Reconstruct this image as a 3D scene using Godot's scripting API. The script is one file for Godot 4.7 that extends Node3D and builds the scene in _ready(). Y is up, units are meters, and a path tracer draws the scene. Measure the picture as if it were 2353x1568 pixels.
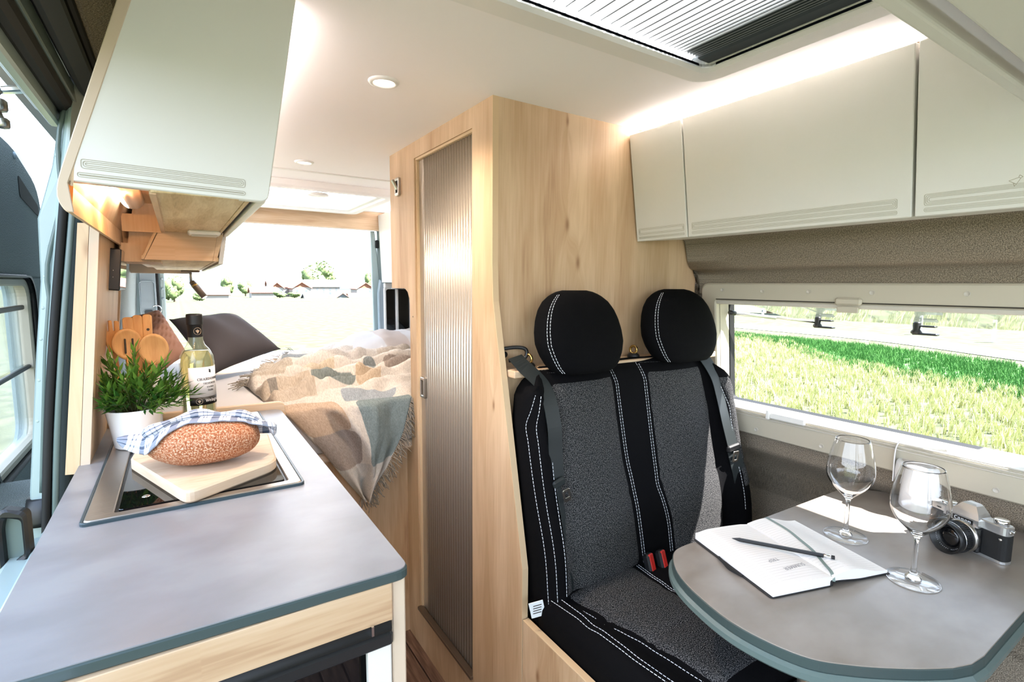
extends Node3D

var used := {}
var M := {}
var rng := RandomNumberGenerator.new()
const CEIL := 1.694

# ---------------------------------------------------------------- objects
func numbered(n):
	if not used.has(n):
		used[n] = 0
		return n
	used[n] += 1
	return "%s_%03d" % [n, used[n]]

func tag(o, label, category, group = ""):
	o.set_meta("label", label)
	o.set_meta("category", category)
	if group:
		o.set_meta("group", group)
	return o

func thing(called, label, category, at = Vector3.ZERO, group = ""):
	var o := Node3D.new()
	o.name = numbered(called)
	add_child(o)
	o.position = at
	o.set_meta("base", at)
	return tag(o, label, category, group)

func base_of(parent):
	if parent == self:
		return Vector3.ZERO
	return parent.get_meta("base") if parent.has_meta("base") else Vector3.ZERO

# a mesh given in world coordinates, hung under its thing
func obj(called, mb, mat, parent = self, label = ""):
	var o := MeshInstance3D.new()
	o.name = numbered(called) if parent == self else called
	o.mesh = mb.done() if mb is Mb else mb
	o.material_override = mat
	parent.add_child(o, true)
	if parent != self:
		if parent is MeshInstance3D:
			o.position = Vector3.ZERO
		else:
			o.position = -base_of(parent)
	if label:
		o.set_meta("label", label)
	return o

func structure(o):
	o.set_meta("kind", "structure")
	return o

func group_node(called):
	var o := Node3D.new()
	o.name = numbered(called)
	add_child(o)
	o.set_meta("kind", "structure")
	return o

# ---------------------------------------------------------------- mesh building
class Mb:
	var st := SurfaceTool.new()
	func _init(smooth := false):
		st.begin(Mesh.PRIMITIVE_TRIANGLES)
		sm(smooth)
	func sm(smooth):
		st.set_smooth_group(0 if smooth else -1)
		return self
	func col(c):
		st.set_color(c)
		return self
	func v(p, uv = Vector2.ZERO):
		st.set_uv(uv)
		st.add_vertex(p)
	# corners counter-clockwise seen from outside
	func tri(a, b, c, ua = Vector2.ZERO, ub = Vector2.ZERO, uc = Vector2.ZERO):
		v(a, ua); v(c, uc); v(b, ub)
	func quad(a, b, c, d, ua = Vector2.ZERO, ub = Vector2.ZERO, uc = Vector2.ZERO, ud = Vector2.ZERO):
		tri(a, b, c, ua, ub, uc)
		tri(a, c, d, ua, uc, ud)
	func done():
		st.generate_normals()
		return st.commit()
	func cap(ring, flip):
		var c = Vector3.ZERO
		for p in ring:
			c += p
		c /= ring.size()
		for i in ring.size():
			var a = ring[i]
			var b = ring[(i + 1) % ring.size()]
			if flip:
				tri(c, b, a)
			else:
				tri(c, a, b)
	# rings counter-clockwise round the direction of travel
	func loft(rings, closed := true, cap0 := true, cap1 := true, wrap := false):
		var n = rings[0].size()
		var m = rings.size()
		for j in (m if wrap else m - 1):
			var a = rings[j]
			var b = rings[(j + 1) % m]
			for i in (n if closed else n - 1):
				var k = (i + 1) % n
				var u0 = float(i) / n
				var u1 = float(i + 1) / n
				var v0 = float(j) / m
				var v1 = float(j + 1) / m
				quad(a[i], a[k], b[k], b[i], Vector2(u0, v0), Vector2(u1, v0), Vector2(u1, v1), Vector2(u0, v1))
		if cap0 and not wrap:
			cap(rings[0], true)
		if cap1 and not wrap:
			cap(rings[m - 1], false)
		return self
	func box(c, s, b := 0.0, bs := Basis.IDENTITY):
		var h = s * 0.5
		b = minf(b, minf(h.x, minf(h.y, h.z)) * 0.9)
		if b <= 0.0:
			var p = []
			for k in 8:
				p.append(c + bs * Vector3(h.x if k & 1 else -h.x, h.y if k & 2 else -h.y, h.z if k & 4 else -h.z))
			quad(p[0], p[2], p[3], p[1]); quad(p[4], p[5], p[7], p[6])
			quad(p[0], p[1], p[5], p[4]); quad(p[2], p[6], p[7], p[3])
			quad(p[0], p[4], p[6], p[2]); quad(p[1], p[3], p[7], p[5])
			return self
		var rings = []
		for q in [[-h.y, b], [-h.y + b, 0.0], [h.y - b, 0.0], [h.y, b]]:
			var x = h.x - q[1]
			var z = h.z - q[1]
			var r = []
			var e = b if q[1] == 0.0 else b * 0.4
			for t in [[x, z - e], [x, -z + e], [x - e, -z], [-x + e, -z], [-x, -z + e], [-x, z - e], [-x + e, z], [x - e, z]]:
				r.append(c + bs * Vector3(t[0], q[0], t[1]))
			rings.append(r)
		loft(rings)
		return self
	# polygon (counter-clockwise in the frame's xy) pushed along the frame's z
	func prism(poly, xf, depth, b := 0.0):
		var n = poly.size()
		var inset = []
		for i in n:
			var p = poly[i]
			var d0 = (p - poly[(i + n - 1) % n]).normalized()
			var d1 = (poly[(i + 1) % n] - p).normalized()
			var nn = Vector2(-d0.y, d0.x) + Vector2(-d1.y, d1.x)
			nn = nn.normalized()
			var k = maxf(0.35, nn.dot(Vector2(-d0.y, d0.x)))
			inset.append(p + nn * b / k)
		var rings = []
		var lay = [[0.0, poly], [depth, poly]] if b <= 0.0 else [[0.0, inset], [b, poly], [depth - b, poly], [depth, inset]]
		for l in lay:
			var r = []
			for p in l[1]:
				r.append(xf * Vector3(p.x, p.y, l[0]))
			rings.append(r)
		loft(rings, true, false, false)
		var cp = PackedVector2Array(inset if b > 0.0 else poly)
		var t = Geometry2D.triangulate_polygon(cp)
		if t.is_empty():
			cp = PackedVector2Array(poly)
			t = Geometry2D.triangulate_polygon(cp)
		for i in range(0, t.size(), 3):
			var a = cp[t[i]]
			var bb = cp[t[i + 1]]
			var c = cp[t[i + 2]]
			if (bb - a).cross(c - a) < 0.0:
				var s = bb
				bb = c
				c = s
			tri(xf * Vector3(a.x, a.y, depth), xf * Vector3(bb.x, bb.y, depth), xf * Vector3(c.x, c.y, depth))
			tri(xf * Vector3(a.x, a.y, 0), xf * Vector3(c.x, c.y, 0), xf * Vector3(bb.x, bb.y, 0))
		return self
	# a frame between two loops with the same number of points
	func frame(outer, inner, xf, depth, b := 0.0):
		var rings = []
		for l in [[outer, 0.0, 0.0], [outer, depth - b, 0.0], [outer, depth, b], [inner, depth, -b], [inner, depth - b, 0.0], [inner, 0.0, 0.0]]:
			var r = []
			var c = Vector2.ZERO
			for p in l[0]:
				c += p
			c /= l[0].size()
			for p in l[0]:
				var q = p - Vector2(signf(p.x - c.x), signf(p.y - c.y)) * l[2]
				r.append(xf * Vector3(q.x, q.y, l[1]))
			rings.append(r)
		loft(rings, true, false, false, true)
		return self
	func lathe(prof, n, xf := Transform3D.IDENTITY, cap0 := true, cap1 := true):
		var rings = []
		for p in prof:
			var r = []
			for i in n:
				var a = TAU * i / n
				r.append(xf * Vector3(p.x * cos(a), p.y, -p.x * sin(a)))
			rings.append(r)
		loft(rings, true, cap0, cap1)
		return self
	func tube(path, r, n := 8, caps := true):
		var prof = []
		for i in n:
			var a = TAU * i / n
			prof.append(Vector2(cos(a), sin(a)))
		return sweep(path, prof, Vector3.ZERO, r, caps)
	# profile (counter-clockwise) carried along a path; up keeps the profile's y upright
	func sweep(path, prof, up := Vector3.ZERO, r = 1.0, caps := true):
		var rings = []
		var last = Vector3.ZERO
		for i in path.size():
			var t = (path[mini(i + 1, path.size() - 1)] - path[maxi(i - 1, 0)]).normalized()
			var y = up
			if up == Vector3.ZERO:
				if last == Vector3.ZERO:
					y = Vector3.UP if absf(t.y) < 0.9 else Vector3.RIGHT
				else:
					y = last
			y = (y - t * y.dot(t)).normalized()
			last = y
			var x = y.cross(t)
			var k = r[i] if r is Array else r
			var ring = []
			for p in prof:
				ring.append(path[i] + x * p.x * k + y * p.y * k)
			rings.append(ring)
		loft(rings, true, caps, caps)
		return self
	# open grid of points g[j][i]; two-sided with a thickness when th > 0
	func grid(g, th := 0.0, flip := false):
		var m = g.size()
		var n = g[0].size()
		var nn = []
		if th > 0.0:
			for j in m:
				var row = []
				for i in n:
					var du = g[j][mini(i + 1, n - 1)] - g[j][maxi(i - 1, 0)]
					var dv = g[mini(j + 1, m - 1)][i] - g[maxi(j - 1, 0)][i]
					var q = du.cross(dv).normalized()
					row.append(g[j][i] - q * th * (-1.0 if flip else 1.0))
				nn.append(row)
		for j in m - 1:
			for i in n - 1:
				var ua = Vector2(float(i) / (n - 1), float(j) / (m - 1))
				var ub = Vector2(float(i + 1) / (n - 1), float(j) / (m - 1))
				var uc = Vector2(float(i + 1) / (n - 1), float(j + 1) / (m - 1))
				var ud = Vector2(float(i) / (n - 1), float(j + 1) / (m - 1))
				for s in (2 if th > 0.0 else 1):
					var h = nn if s else g
					if flip != (s == 1):
						quad(h[j][i], h[j + 1][i], h[j + 1][i + 1], h[j][i + 1], ua, ud, uc, ub)
					else:
						quad(h[j][i], h[j][i + 1], h[j + 1][i + 1], h[j + 1][i], ua, ub, uc, ud)
		if th > 0.0:
			for e in 4:
				var k = (n if e < 2 else m)
				for i in k - 1:
					var a
					var b
					var a2
					var b2
					if e == 0:
						a = g[0][i]; b = g[0][i + 1]; a2 = nn[0][i]; b2 = nn[0][i + 1]
					elif e == 1:
						b = g[m - 1][i]; a = g[m - 1][i + 1]; b2 = nn[m - 1][i]; a2 = nn[m - 1][i + 1]
					elif e == 2:
						b = g[i][0]; a = g[i + 1][0]; b2 = nn[i][0]; a2 = nn[i + 1][0]
					else:
						a = g[i][n - 1]; b = g[i + 1][n - 1]; a2 = nn[i][n - 1]; b2 = nn[i + 1][n - 1]
					if flip:
						quad(a, b, b2, a2)
					else:
						quad(a2, b2, b, a)
		return self

func fr(o, x, y):
	x = x.normalized()
	y = (y - x * x.dot(y)).normalized()
	return Transform3D(Basis(x, y, x.cross(y)), o)

func rrect(cx, cy, w, h, r, n := 4):
	var out = []
	for k in 4:
		var sx = [1, -1, -1, 1][k]
		var sy = [1, 1, -1, -1][k]
		for i in n + 1:
			var a = PI / 2 * (k + float(i) / n)
			out.append(Vector2(cx + sx * (w / 2 - r) + r * cos(a), cy + sy * (h / 2 - r) + r * sin(a)))
	return out

# a polygon with its corners rounded by the given radii
func rounded(pts, rad, n := 4):
	var out = []
	for i in pts.size():
		var p = pts[i]
		var r = rad[i] if rad is Array else rad
		if r <= 0.0:
			out.append(p)
			continue
		var a = (pts[(i + pts.size() - 1) % pts.size()] - p)
		var b = (pts[(i + 1) % pts.size()] - p)
		var p0 = p + a.normalized() * minf(r, a.length() * 0.48)
		var p1 = p + b.normalized() * minf(r, b.length() * 0.48)
		for k in n + 1:
			var t = float(k) / n
			out.append(p0.lerp(p, t).lerp(p.lerp(p1, t), t))
	return out

func spline(pts, n := 6):
	var out = []
	for i in pts.size() - 1:
		var a = pts[maxi(i - 1, 0)]
		var b = pts[i]
		var c = pts[i + 1]
		var d = pts[mini(i + 2, pts.size() - 1)]
		for k in n:
			var t = float(k) / n
			out.append(0.5 * (2.0 * b + (c - a) * t + (2.0 * a - 5.0 * b + 4.0 * c - d) * t * t + (3.0 * b - a - 3.0 * c + d) * t * t * t))
	out.append(pts[pts.size() - 1])
	return out

func lut(tab, x):
	if x <= tab[0][0]:
		return tab[0][1]
	for i in range(1, tab.size()):
		if x <= tab[i][0]:
			return lerp(tab[i - 1][1], tab[i][1], (x - tab[i - 1][0]) / (tab[i][0] - tab[i - 1][0]))
	return tab[-1][1]

func V(x, y, z):
	return Vector3(x, y, z)

# ---------------------------------------------------------------- materials
func mat(called, c, rough := 0.6, metal := 0.0):
	var m := StandardMaterial3D.new()
	m.resource_name = called
	m.albedo_color = c
	m.roughness = rough
	m.metallic = metal
	M[called] = m
	return m

func rgb8(r, g, b):
	return Color(r / 255.0, g / 255.0, b / 255.0)

func tri_tex(m, tex, scale, white := true):
	m.albedo_texture = tex
	if white:
		m.albedo_color = Color.WHITE
	m.uv1_triplanar = true
	m.uv1_world_triplanar = true
	m.uv1_scale = scale
	return m

func noise_tex(freq, cols, seed_ := 1, size := 512, type := FastNoiseLite.TYPE_SIMPLEX_SMOOTH, oct := 3, normal := 0.0):
	var nz := FastNoiseLite.new()
	nz.noise_type = type
	nz.frequency = freq
	nz.seed = seed_
	nz.fractal_octaves = oct
	var t := NoiseTexture2D.new()
	t.width = size
	t.height = size
	t.seamless = freq < 0.1
	t.noise = nz
	if normal > 0.0:
		t.as_normal_map = true
		t.bump_strength = normal
	else:
		var g := Gradient.new()
		var off = []
		var cc = []
		for c in cols:
			off.append(c[0])
			cc.append(c[1])
		g.offsets = PackedFloat32Array(off)
		g.colors = PackedColorArray(cc)
		t.color_ramp = g
	return t

func bumpy(m, freq, scale, strength, seed_ := 5, type := FastNoiseLite.TYPE_SIMPLEX_SMOOTH):
	m.normal_enabled = true
	m.normal_texture = noise_tex(freq, [], seed_, 256, type, 3, 6.0)
	m.normal_scale = strength
	m.uv1_triplanar = true
	m.uv1_world_triplanar = true
	m.uv1_scale = scale
	return m

func wood_image(seed_, light, mid, dark, knots, flip := false, n := 640):
	var f1 := FastNoiseLite.new()
	f1.seed = seed_
	f1.frequency = 1.0
	f1.fractal_octaves = 2
	var f2 := FastNoiseLite.new()
	f2.seed = seed_ + 7
	f2.frequency = 1.0
	f2.fractal_octaves = 3
	var r := RandomNumberGenerator.new()
	r.seed = seed_
	var kn = []
	for i in knots:
		kn.append([r.randf(), r.randf(), r.randf_range(0.012, 0.03)])
	var data := PackedByteArray()
	data.resize(n * n * 3)
	for y in n:
		var fy = float(y) / n
		# blend across the border so that the picture repeats
		var wy = clampf((fy - 0.85) / 0.15, 0.0, 1.0)
		for x in n:
			var fx = float(x) / n
			var sx = 0.0
			var k = 0.0
			for q in kn:
				var dx = fx - q[0]
				dx -= roundf(dx)
				var dy = (fy - q[1])
				dy -= roundf(dy)
				var d2 = dx * dx + dy * dy * 0.14
				var e = exp(-d2 / (q[2] * q[2]))
				sx += signf(dx) * e * q[2] * 0.8
				k += exp(-d2 / (q[2] * q[2] * 0.05)) * 0.9
			var gx = fx + sx
			var b0 = f2.get_noise_2d(gx * 9.0, fy * 1.1)
			var b1 = f2.get_noise_2d(gx * 9.0, (fy - 1.0) * 1.1)
			var c0 = f1.get_noise_2d(gx * 150.0, fy * 7.0)
			var broad = lerpf(b0, b1, wy)
			var rings = 0.5 + 0.5 * sin((gx * 26.0 + broad * 5.0) * TAU * 0.5)
			var t = 0.42 + broad * 0.72 + (rings - 0.5) * 0.16 + c0 * 0.22
			t = clampf(t, 0.0, 1.0)
			var c = light.lerp(mid, t * 1.25) if t < 0.8 else mid.lerp(dark, (t - 0.8) * 1.6)
			if k > 0.01:
				c = c.lerp(dark, minf(k, 0.85))
			var at = ((x * n + y) if flip else (y * n + x)) * 3
			data[at] = int(clampf(c.r, 0, 1) * 255)
			data[at + 1] = int(clampf(c.g, 0, 1) * 255)
			data[at + 2] = int(clampf(c.b, 0, 1) * 255)
	return ImageTexture.create_from_image(Image.create_from_data(n, n, false, Image.FORMAT_RGB8, data))

func text_mesh(s, size, depth, font_names, weight := 400, italic := false):
	var f := SystemFont.new()
	f.font_names = PackedStringArray([font_names])
	f.font_weight = weight
	f.font_italic = italic
	var t := TextMesh.new()
	t.text = s
	t.font = f
	t.font_size = 32
	t.pixel_size = size / 32.0
	t.depth = depth
	return t

# ================================================================ the scene
func _ready():
	# camera: 18 mm lens, standing in the front of the van, looking back and to the right
	var cam := Camera3D.new()
	cam.name = "camera"
	var yaw := deg_to_rad(33.0)
	var pitch := deg_to_rad(6.2)
	var roll := deg_to_rad(0.4)
	var fw := Vector3(sin(yaw) * cos(pitch), -sin(pitch), -cos(yaw) * cos(pitch))
	var rt := Vector3(cos(yaw), 0, sin(yaw))
	var up := rt.cross(fw)
	var r2 := cos(roll) * rt + sin(roll) * up
	var u2 := -sin(roll) * rt + cos(roll) * up
	cam.transform = Transform3D(Basis(r2, u2, -fw), Vector3(0, 1.25, 0))
	cam.fov = rad_to_deg(2.0 * atan(784.0 / 1180.0))
	cam.near = 0.02
	cam.far = 2000.0
	add_child(cam)
	cam.current = true
	# sky and exposure
	var we := WorldEnvironment.new()
	we.name = "world_environment"
	var env := Environment.new()
	var sk := ProceduralSkyMaterial.new()
	sk.sky_top_color = Color(0.74, 0.84, 0.98)
	sk.sky_horizon_color = Color(0.92, 0.955, 0.99)
	sk.sky_curve = 0.3
	sk.ground_horizon_color = Color(0.75, 0.78, 0.72)
	sk.ground_bottom_color = Color(0.42, 0.46, 0.34)
	sk.sky_energy_multiplier = 0.95
	sk.sun_angle_max = 0.1
	var sky := Sky.new()
	sky.sky_material = sk
	env.sky = sky
	env.background_mode = Environment.BG_SKY
	env.background_energy_multiplier = 1.0
	env.ambient_light_source = Environment.AMBIENT_SOURCE_SKY
	env.tonemap_mode = Environment.TONE_MAPPER_LINEAR
	env.tonemap_exposure = 7.4
	env.sdfgi_enabled = true
	env.ssao_enabled = true
	env.ssil_enabled = true
	we.environment = env
	add_child(we)
	# sun: high, from the right-hand side and slightly from the front
	var sun := DirectionalLight3D.new()
	sun.name = "sun"
	var s := Vector3(0.45, 0.81, 0.38).normalized()
	sun.look_at_from_position(s * 10.0, Vector3.ZERO, Vector3.UP)
	sun.light_color = Color(1.0, 0.985, 0.97)
	sun.light_energy = 3.6
	sun.light_angular_distance = 0.55
	sun.shadow_enabled = true
	add_child(sun)
	rng.seed = 20240
	make_materials()
	build_shell()
	build_window_side()
	build_hatches()
	build_kitchen()
	build_kitchen_overhead()
	build_counter_things()
	build_bed()
	build_wardrobe()
	build_right_cabinets()
	build_seat()
	build_table()
	build_table_things()
	build_left_door()
	build_rear()
	build_lamps()
	build_outside()

func make_materials():
	var w1 = wood_image(11, rgb8(212, 184, 150), rgb8(188, 156, 120), rgb8(138, 102, 70), 6)
	var w2 = wood_image(23, rgb8(214, 188, 158), rgb8(192, 160, 126), rgb8(146, 108, 76), 3, true)
	tri_tex(mat("wood", Color.WHITE, 0.55), w1, V(0.95, 0.95, 0.95))
	tri_tex(mat("wood_across", Color.WHITE, 0.55), w2, V(1.1, 1.1, 1.1))
	var w3 = wood_image(37, rgb8(226, 205, 166), rgb8(196, 168, 122), rgb8(128, 98, 62), 3, false, 400)
	tri_tex(mat("oak", Color.WHITE, 0.6), w3, V(2.6, 2.6, 2.6))
	mat("wood_edge", rgb8(214, 186, 148), 0.6)
	mat("wood_pale", rgb8(206, 186, 164), 0.55)
	mat("board_wood", rgb8(236, 216, 190), 0.6)
	tri_tex(M.board_wood, wood_image(51, rgb8(208, 186, 162), rgb8(196, 170, 142), rgb8(172, 140, 108), 0, true, 256), V(5, 5, 5))
	mat("cream", rgb8(222, 220, 214), 0.38)
	mat("groove", rgb8(168, 160, 140), 0.6)
	mat("ceiling", rgb8(248, 244, 242), 0.75)
	mat("plastic_white", rgb8(235, 233, 229), 0.35)
	mat("window_frame", rgb8(192, 184, 166), 0.5)
	mat("plug", rgb8(200, 193, 181), 0.5)
	mat("shadow_gap", rgb8(60, 54, 46), 0.8)
	bumpy(mat("felt", Color(1.0, 0.97, 0.93), 0.95), 0.12, V(5, 5, 5), 0.5)
	M.felt.albedo_texture = noise_tex(0.14, [[0.2, rgb8(90, 84, 76)], [0.5, rgb8(134, 126, 115)], [0.8, rgb8(176, 166, 152)]], 3, 512, FastNoiseLite.TYPE_SIMPLEX, 3)
	bumpy(mat("felt_blue", Color.WHITE, 0.95), 0.12, V(5, 5, 5), 0.5)
	M.felt_blue.albedo_texture = noise_tex(0.14, [[0.2, rgb8(100, 108, 108)], [0.5, rgb8(130, 140, 140)], [0.8, rgb8(160, 170, 170)]], 4, 512, FastNoiseLite.TYPE_SIMPLEX, 3)
	bumpy(mat("fabric_black", rgb8(11, 11, 13), 0.9), 0.3, V(12, 12, 12), 0.3)
	mat("tweed", Color.WHITE, 0.95)
	tri_tex(M.tweed, noise_tex(0.17, [[0.30, rgb8(8, 8, 10)], [0.52, rgb8(22, 23, 26)], [0.62, rgb8(78, 78, 80)], [0.8, rgb8(136, 134, 132)]], 9, 512, FastNoiseLite.TYPE_SIMPLEX, 2), V(4.2, 4.2, 4.2))
	mat("stitch", rgb8(205, 208, 214), 0.8)
	mat("belt", rgb8(24, 31, 32), 0.55)
	mat("black_plastic", rgb8(22, 23, 25), 0.4)
	mat("rubber", rgb8(16, 17, 18), 0.7)
	bumpy(mat("seal_fuzz", rgb8(26, 36, 36), 0.95), 0.3, V(20, 20, 20), 0.8)
	mat("red", rgb8(205, 42, 34), 0.4)
	mat("steel", rgb8(190, 186, 180), 0.28, 1.0)
	bumpy(mat("steel_brushed", rgb8(178, 172, 165), 0.36, 1.0), 0.05, V(1, 40, 40), 0.08)
	mat("chrome", rgb8(225, 225, 226), 0.1, 1.0)
	mat("glass_black", rgb8(9, 9, 11), 0.03)
	M.glass_black.metallic_specular = 0.6
	mat("gasket", rgb8(42, 58, 64), 0.35)
	mat("worktop", Color.WHITE, 0.34)
	tri_tex(M.worktop, noise_tex(0.006, [[0.25, rgb8(121, 121, 123)], [0.5, rgb8(127, 127, 130)], [0.75, rgb8(133, 134, 136)]], 21, 512, FastNoiseLite.TYPE_SIMPLEX_SMOOTH, 5), V(1.6, 1.6, 2.6))
	mat("tabletop", Color.WHITE, 0.3)
	tri_tex(M.tabletop, noise_tex(0.006, [[0.2, rgb8(134, 125, 116)], [0.5, rgb8(143, 135, 127)], [0.8, rgb8(151, 144, 137)]], 22, 512, FastNoiseLite.TYPE_SIMPLEX_SMOOTH, 5), V(1.6, 1.6, 2.6))
	mat("edge_dark", rgb8(58, 72, 72), 0.4)
	mat("rim", rgb8(92, 108, 106), 0.3)
	mat("body_teal", rgb8(150, 168, 168), 0.3)
	M.body_teal.clearcoat_enabled = true
	mat("trim_grey", rgb8(150, 164, 172), 0.6)
	mat("trim_dark", rgb8(58, 64, 68), 0.7)
	mat("tambour", rgb8(188, 178, 165), 0.26, 0.6)
	mat("track", rgb8(108, 92, 78), 0.4, 0.5)
	mat("plank", rgb8(112, 84, 68), 0.7)
	tri_tex(M.plank, noise_tex(0.02, [[0.2, rgb8(88, 64, 52)], [0.8, rgb8(130, 100, 82)]], 31, 256), V(12, 1, 1))
	mat("white_cloth", rgb8(196, 192, 189), 0.9)
	mat("white_ceramic", rgb8(240, 240, 242), 0.25)
	mat("paper", rgb8(240, 238, 236), 0.8)
	mat("paper_line", rgb8(214, 211, 208), 0.9)
	mat("pencil_ink", rgb8(150, 150, 156), 0.9)
	mat("ribbon", rgb8(120, 136, 130), 0.6)
	mat("spoon_wood", rgb8(206, 152, 92), 0.6)
	tri_tex(M.spoon_wood, wood_image(61, rgb8(216, 166, 106), rgb8(196, 142, 84), rgb8(160, 108, 60), 0, false, 200), V(5, 5, 5))
	mat("soil", rgb8(52, 40, 30), 0.95)
	mat("leaf", rgb8(62, 108, 48), 0.5)
	M.leaf.vertex_color_use_as_albedo = true
	M.leaf.albedo_color = Color.WHITE
	M.leaf.backlight_enabled = true
	M.leaf.backlight = Color(0.25, 0.35, 0.1)
	mat("stem", rgb8(70, 84, 40), 0.7)
	mat("crust", Color.WHITE, 0.85)
	tri_tex(M.crust, noise_tex(0.03, [[0.25, rgb8(120, 58, 28)], [0.48, rgb8(158, 88, 46)], [0.57, rgb8(182, 118, 74)], [0.63, rgb8(214, 190, 162)], [0.75, rgb8(226, 210, 188)]], 41, 1024, FastNoiseLite.TYPE_SIMPLEX, 7), V(7, 7, 7))
	M.crust.albedo_texture.noise.fractal_gain = 0.72
	mat("pillow_dark", rgb8(62, 57, 58), 0.85)
	mat("pillow_brown", rgb8(160, 118, 98), 0.85)
	mat("fringe", rgb8(150, 140, 126), 0.95)
	mat("paint_black", rgb8(18, 18, 20), 0.5)
	mat("silver_body", rgb8(200, 200, 200), 0.32, 0.8)
	mat("leatherette", rgb8(22, 22, 23), 0.6)
	bumpy(M.leatherette, 0.35, V(30, 30, 30), 0.8)
	mat("mirror", rgb8(220, 222, 224), 0.04, 1.0)
	mat("brass", rgb8(196, 160, 96), 0.25, 1.0)
	mat("green_tag", rgb8(230, 236, 238), 0.8)
	var g = mat("pane", Color(0.93, 0.97, 0.96, 0.06), 0.02)
	g.transparency = BaseMaterial3D.TRANSPARENCY_ALPHA
	g = mat("pane_tinted", Color(0.52, 0.56, 0.52, 0.45), 0.02)
	g.transparency = BaseMaterial3D.TRANSPARENCY_ALPHA
	g = mat("crystal", Color(1, 1, 1, 0.0), 0.0)
	g.refraction_enabled = true
	g.refraction_scale = 0.05
	g.transparency = BaseMaterial3D.TRANSPARENCY_ALPHA
	g = mat("bottle_glass", Color(0.86, 0.93, 0.78, 0.12), 0.02)
	g.transparency = BaseMaterial3D.TRANSPARENCY_ALPHA
	g = mat("wine", Color(0.93, 0.90, 0.62, 0.05), 0.0)
	g.refraction_enabled = true
	g.refraction_scale = 0.033
	g.transparency = BaseMaterial3D.TRANSPARENCY_ALPHA
	g = mat("pane_foot", Color(1, 1, 1, 0.03), 0.0)
	g.transparency = BaseMaterial3D.TRANSPARENCY_ALPHA
	mat("blind_fold_shade", rgb8(120, 124, 130), 0.8)
	g = mat("blind", rgb8(216, 218, 222), 0.8)
	g.backlight_enabled = true
	g.backlight = Color(0.26, 0.26, 0.265)
	mat("blind_dark", rgb8(52, 60, 66), 0.7)
	glow("glow_lamp", Color(1.0, 0.95, 0.88), 1.0)
	glow("glow_strip", Color(1.0, 0.9, 0.82), 0.5)
	# outside
	mat("grass", Color.WHITE, 0.95)
	tri_tex(M.grass, noise_tex(0.02, [[0.2, rgb8(50, 54, 38)], [0.5, rgb8(58, 62, 45)], [0.8, rgb8(66, 70, 52)]], 71, 512, FastNoiseLite.TYPE_SIMPLEX, 5), V(0.12, 0.12, 0.12))
	mat("blade_dry", rgb8(150, 152, 104), 0.9)
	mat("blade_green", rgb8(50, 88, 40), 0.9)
	mat("road", rgb8(112, 110, 107), 0.9)
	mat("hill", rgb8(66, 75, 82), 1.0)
	mat("tree", rgb8(84, 98, 64), 0.95)
	mat("tree_dark", rgb8(46, 66, 52), 0.95)
	mat("bark", rgb8(92, 76, 60), 0.95)
	mat("plaster", rgb8(120, 117, 113), 0.9)
	mat("roof_red", rgb8(140, 92, 80), 0.85)
	mat("roof_grey", rgb8(118, 120, 126), 0.6)
	mat("solar", rgb8(58, 66, 84), 0.25)
	mat("timber", rgb8(104, 66, 48), 0.85)
	mat("timber_grey", rgb8(84, 78, 72), 0.9)
	mat("house_window", rgb8(70, 78, 84), 0.2)
	mat("post_white", rgb8(236, 236, 234), 0.7)
	for k in ["leaf", "tree", "blade_dry", "blade_green", "fabric_black", "tweed", "grass", "hill"]:
		M[k].metallic_specular = 0.2

func glow(called, c, e):
	var m = mat(called, Color(0.9, 0.88, 0.85), 0.5)
	m.emission_enabled = true
	m.emission = c
	m.emission_energy_multiplier = e
	return m

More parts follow.
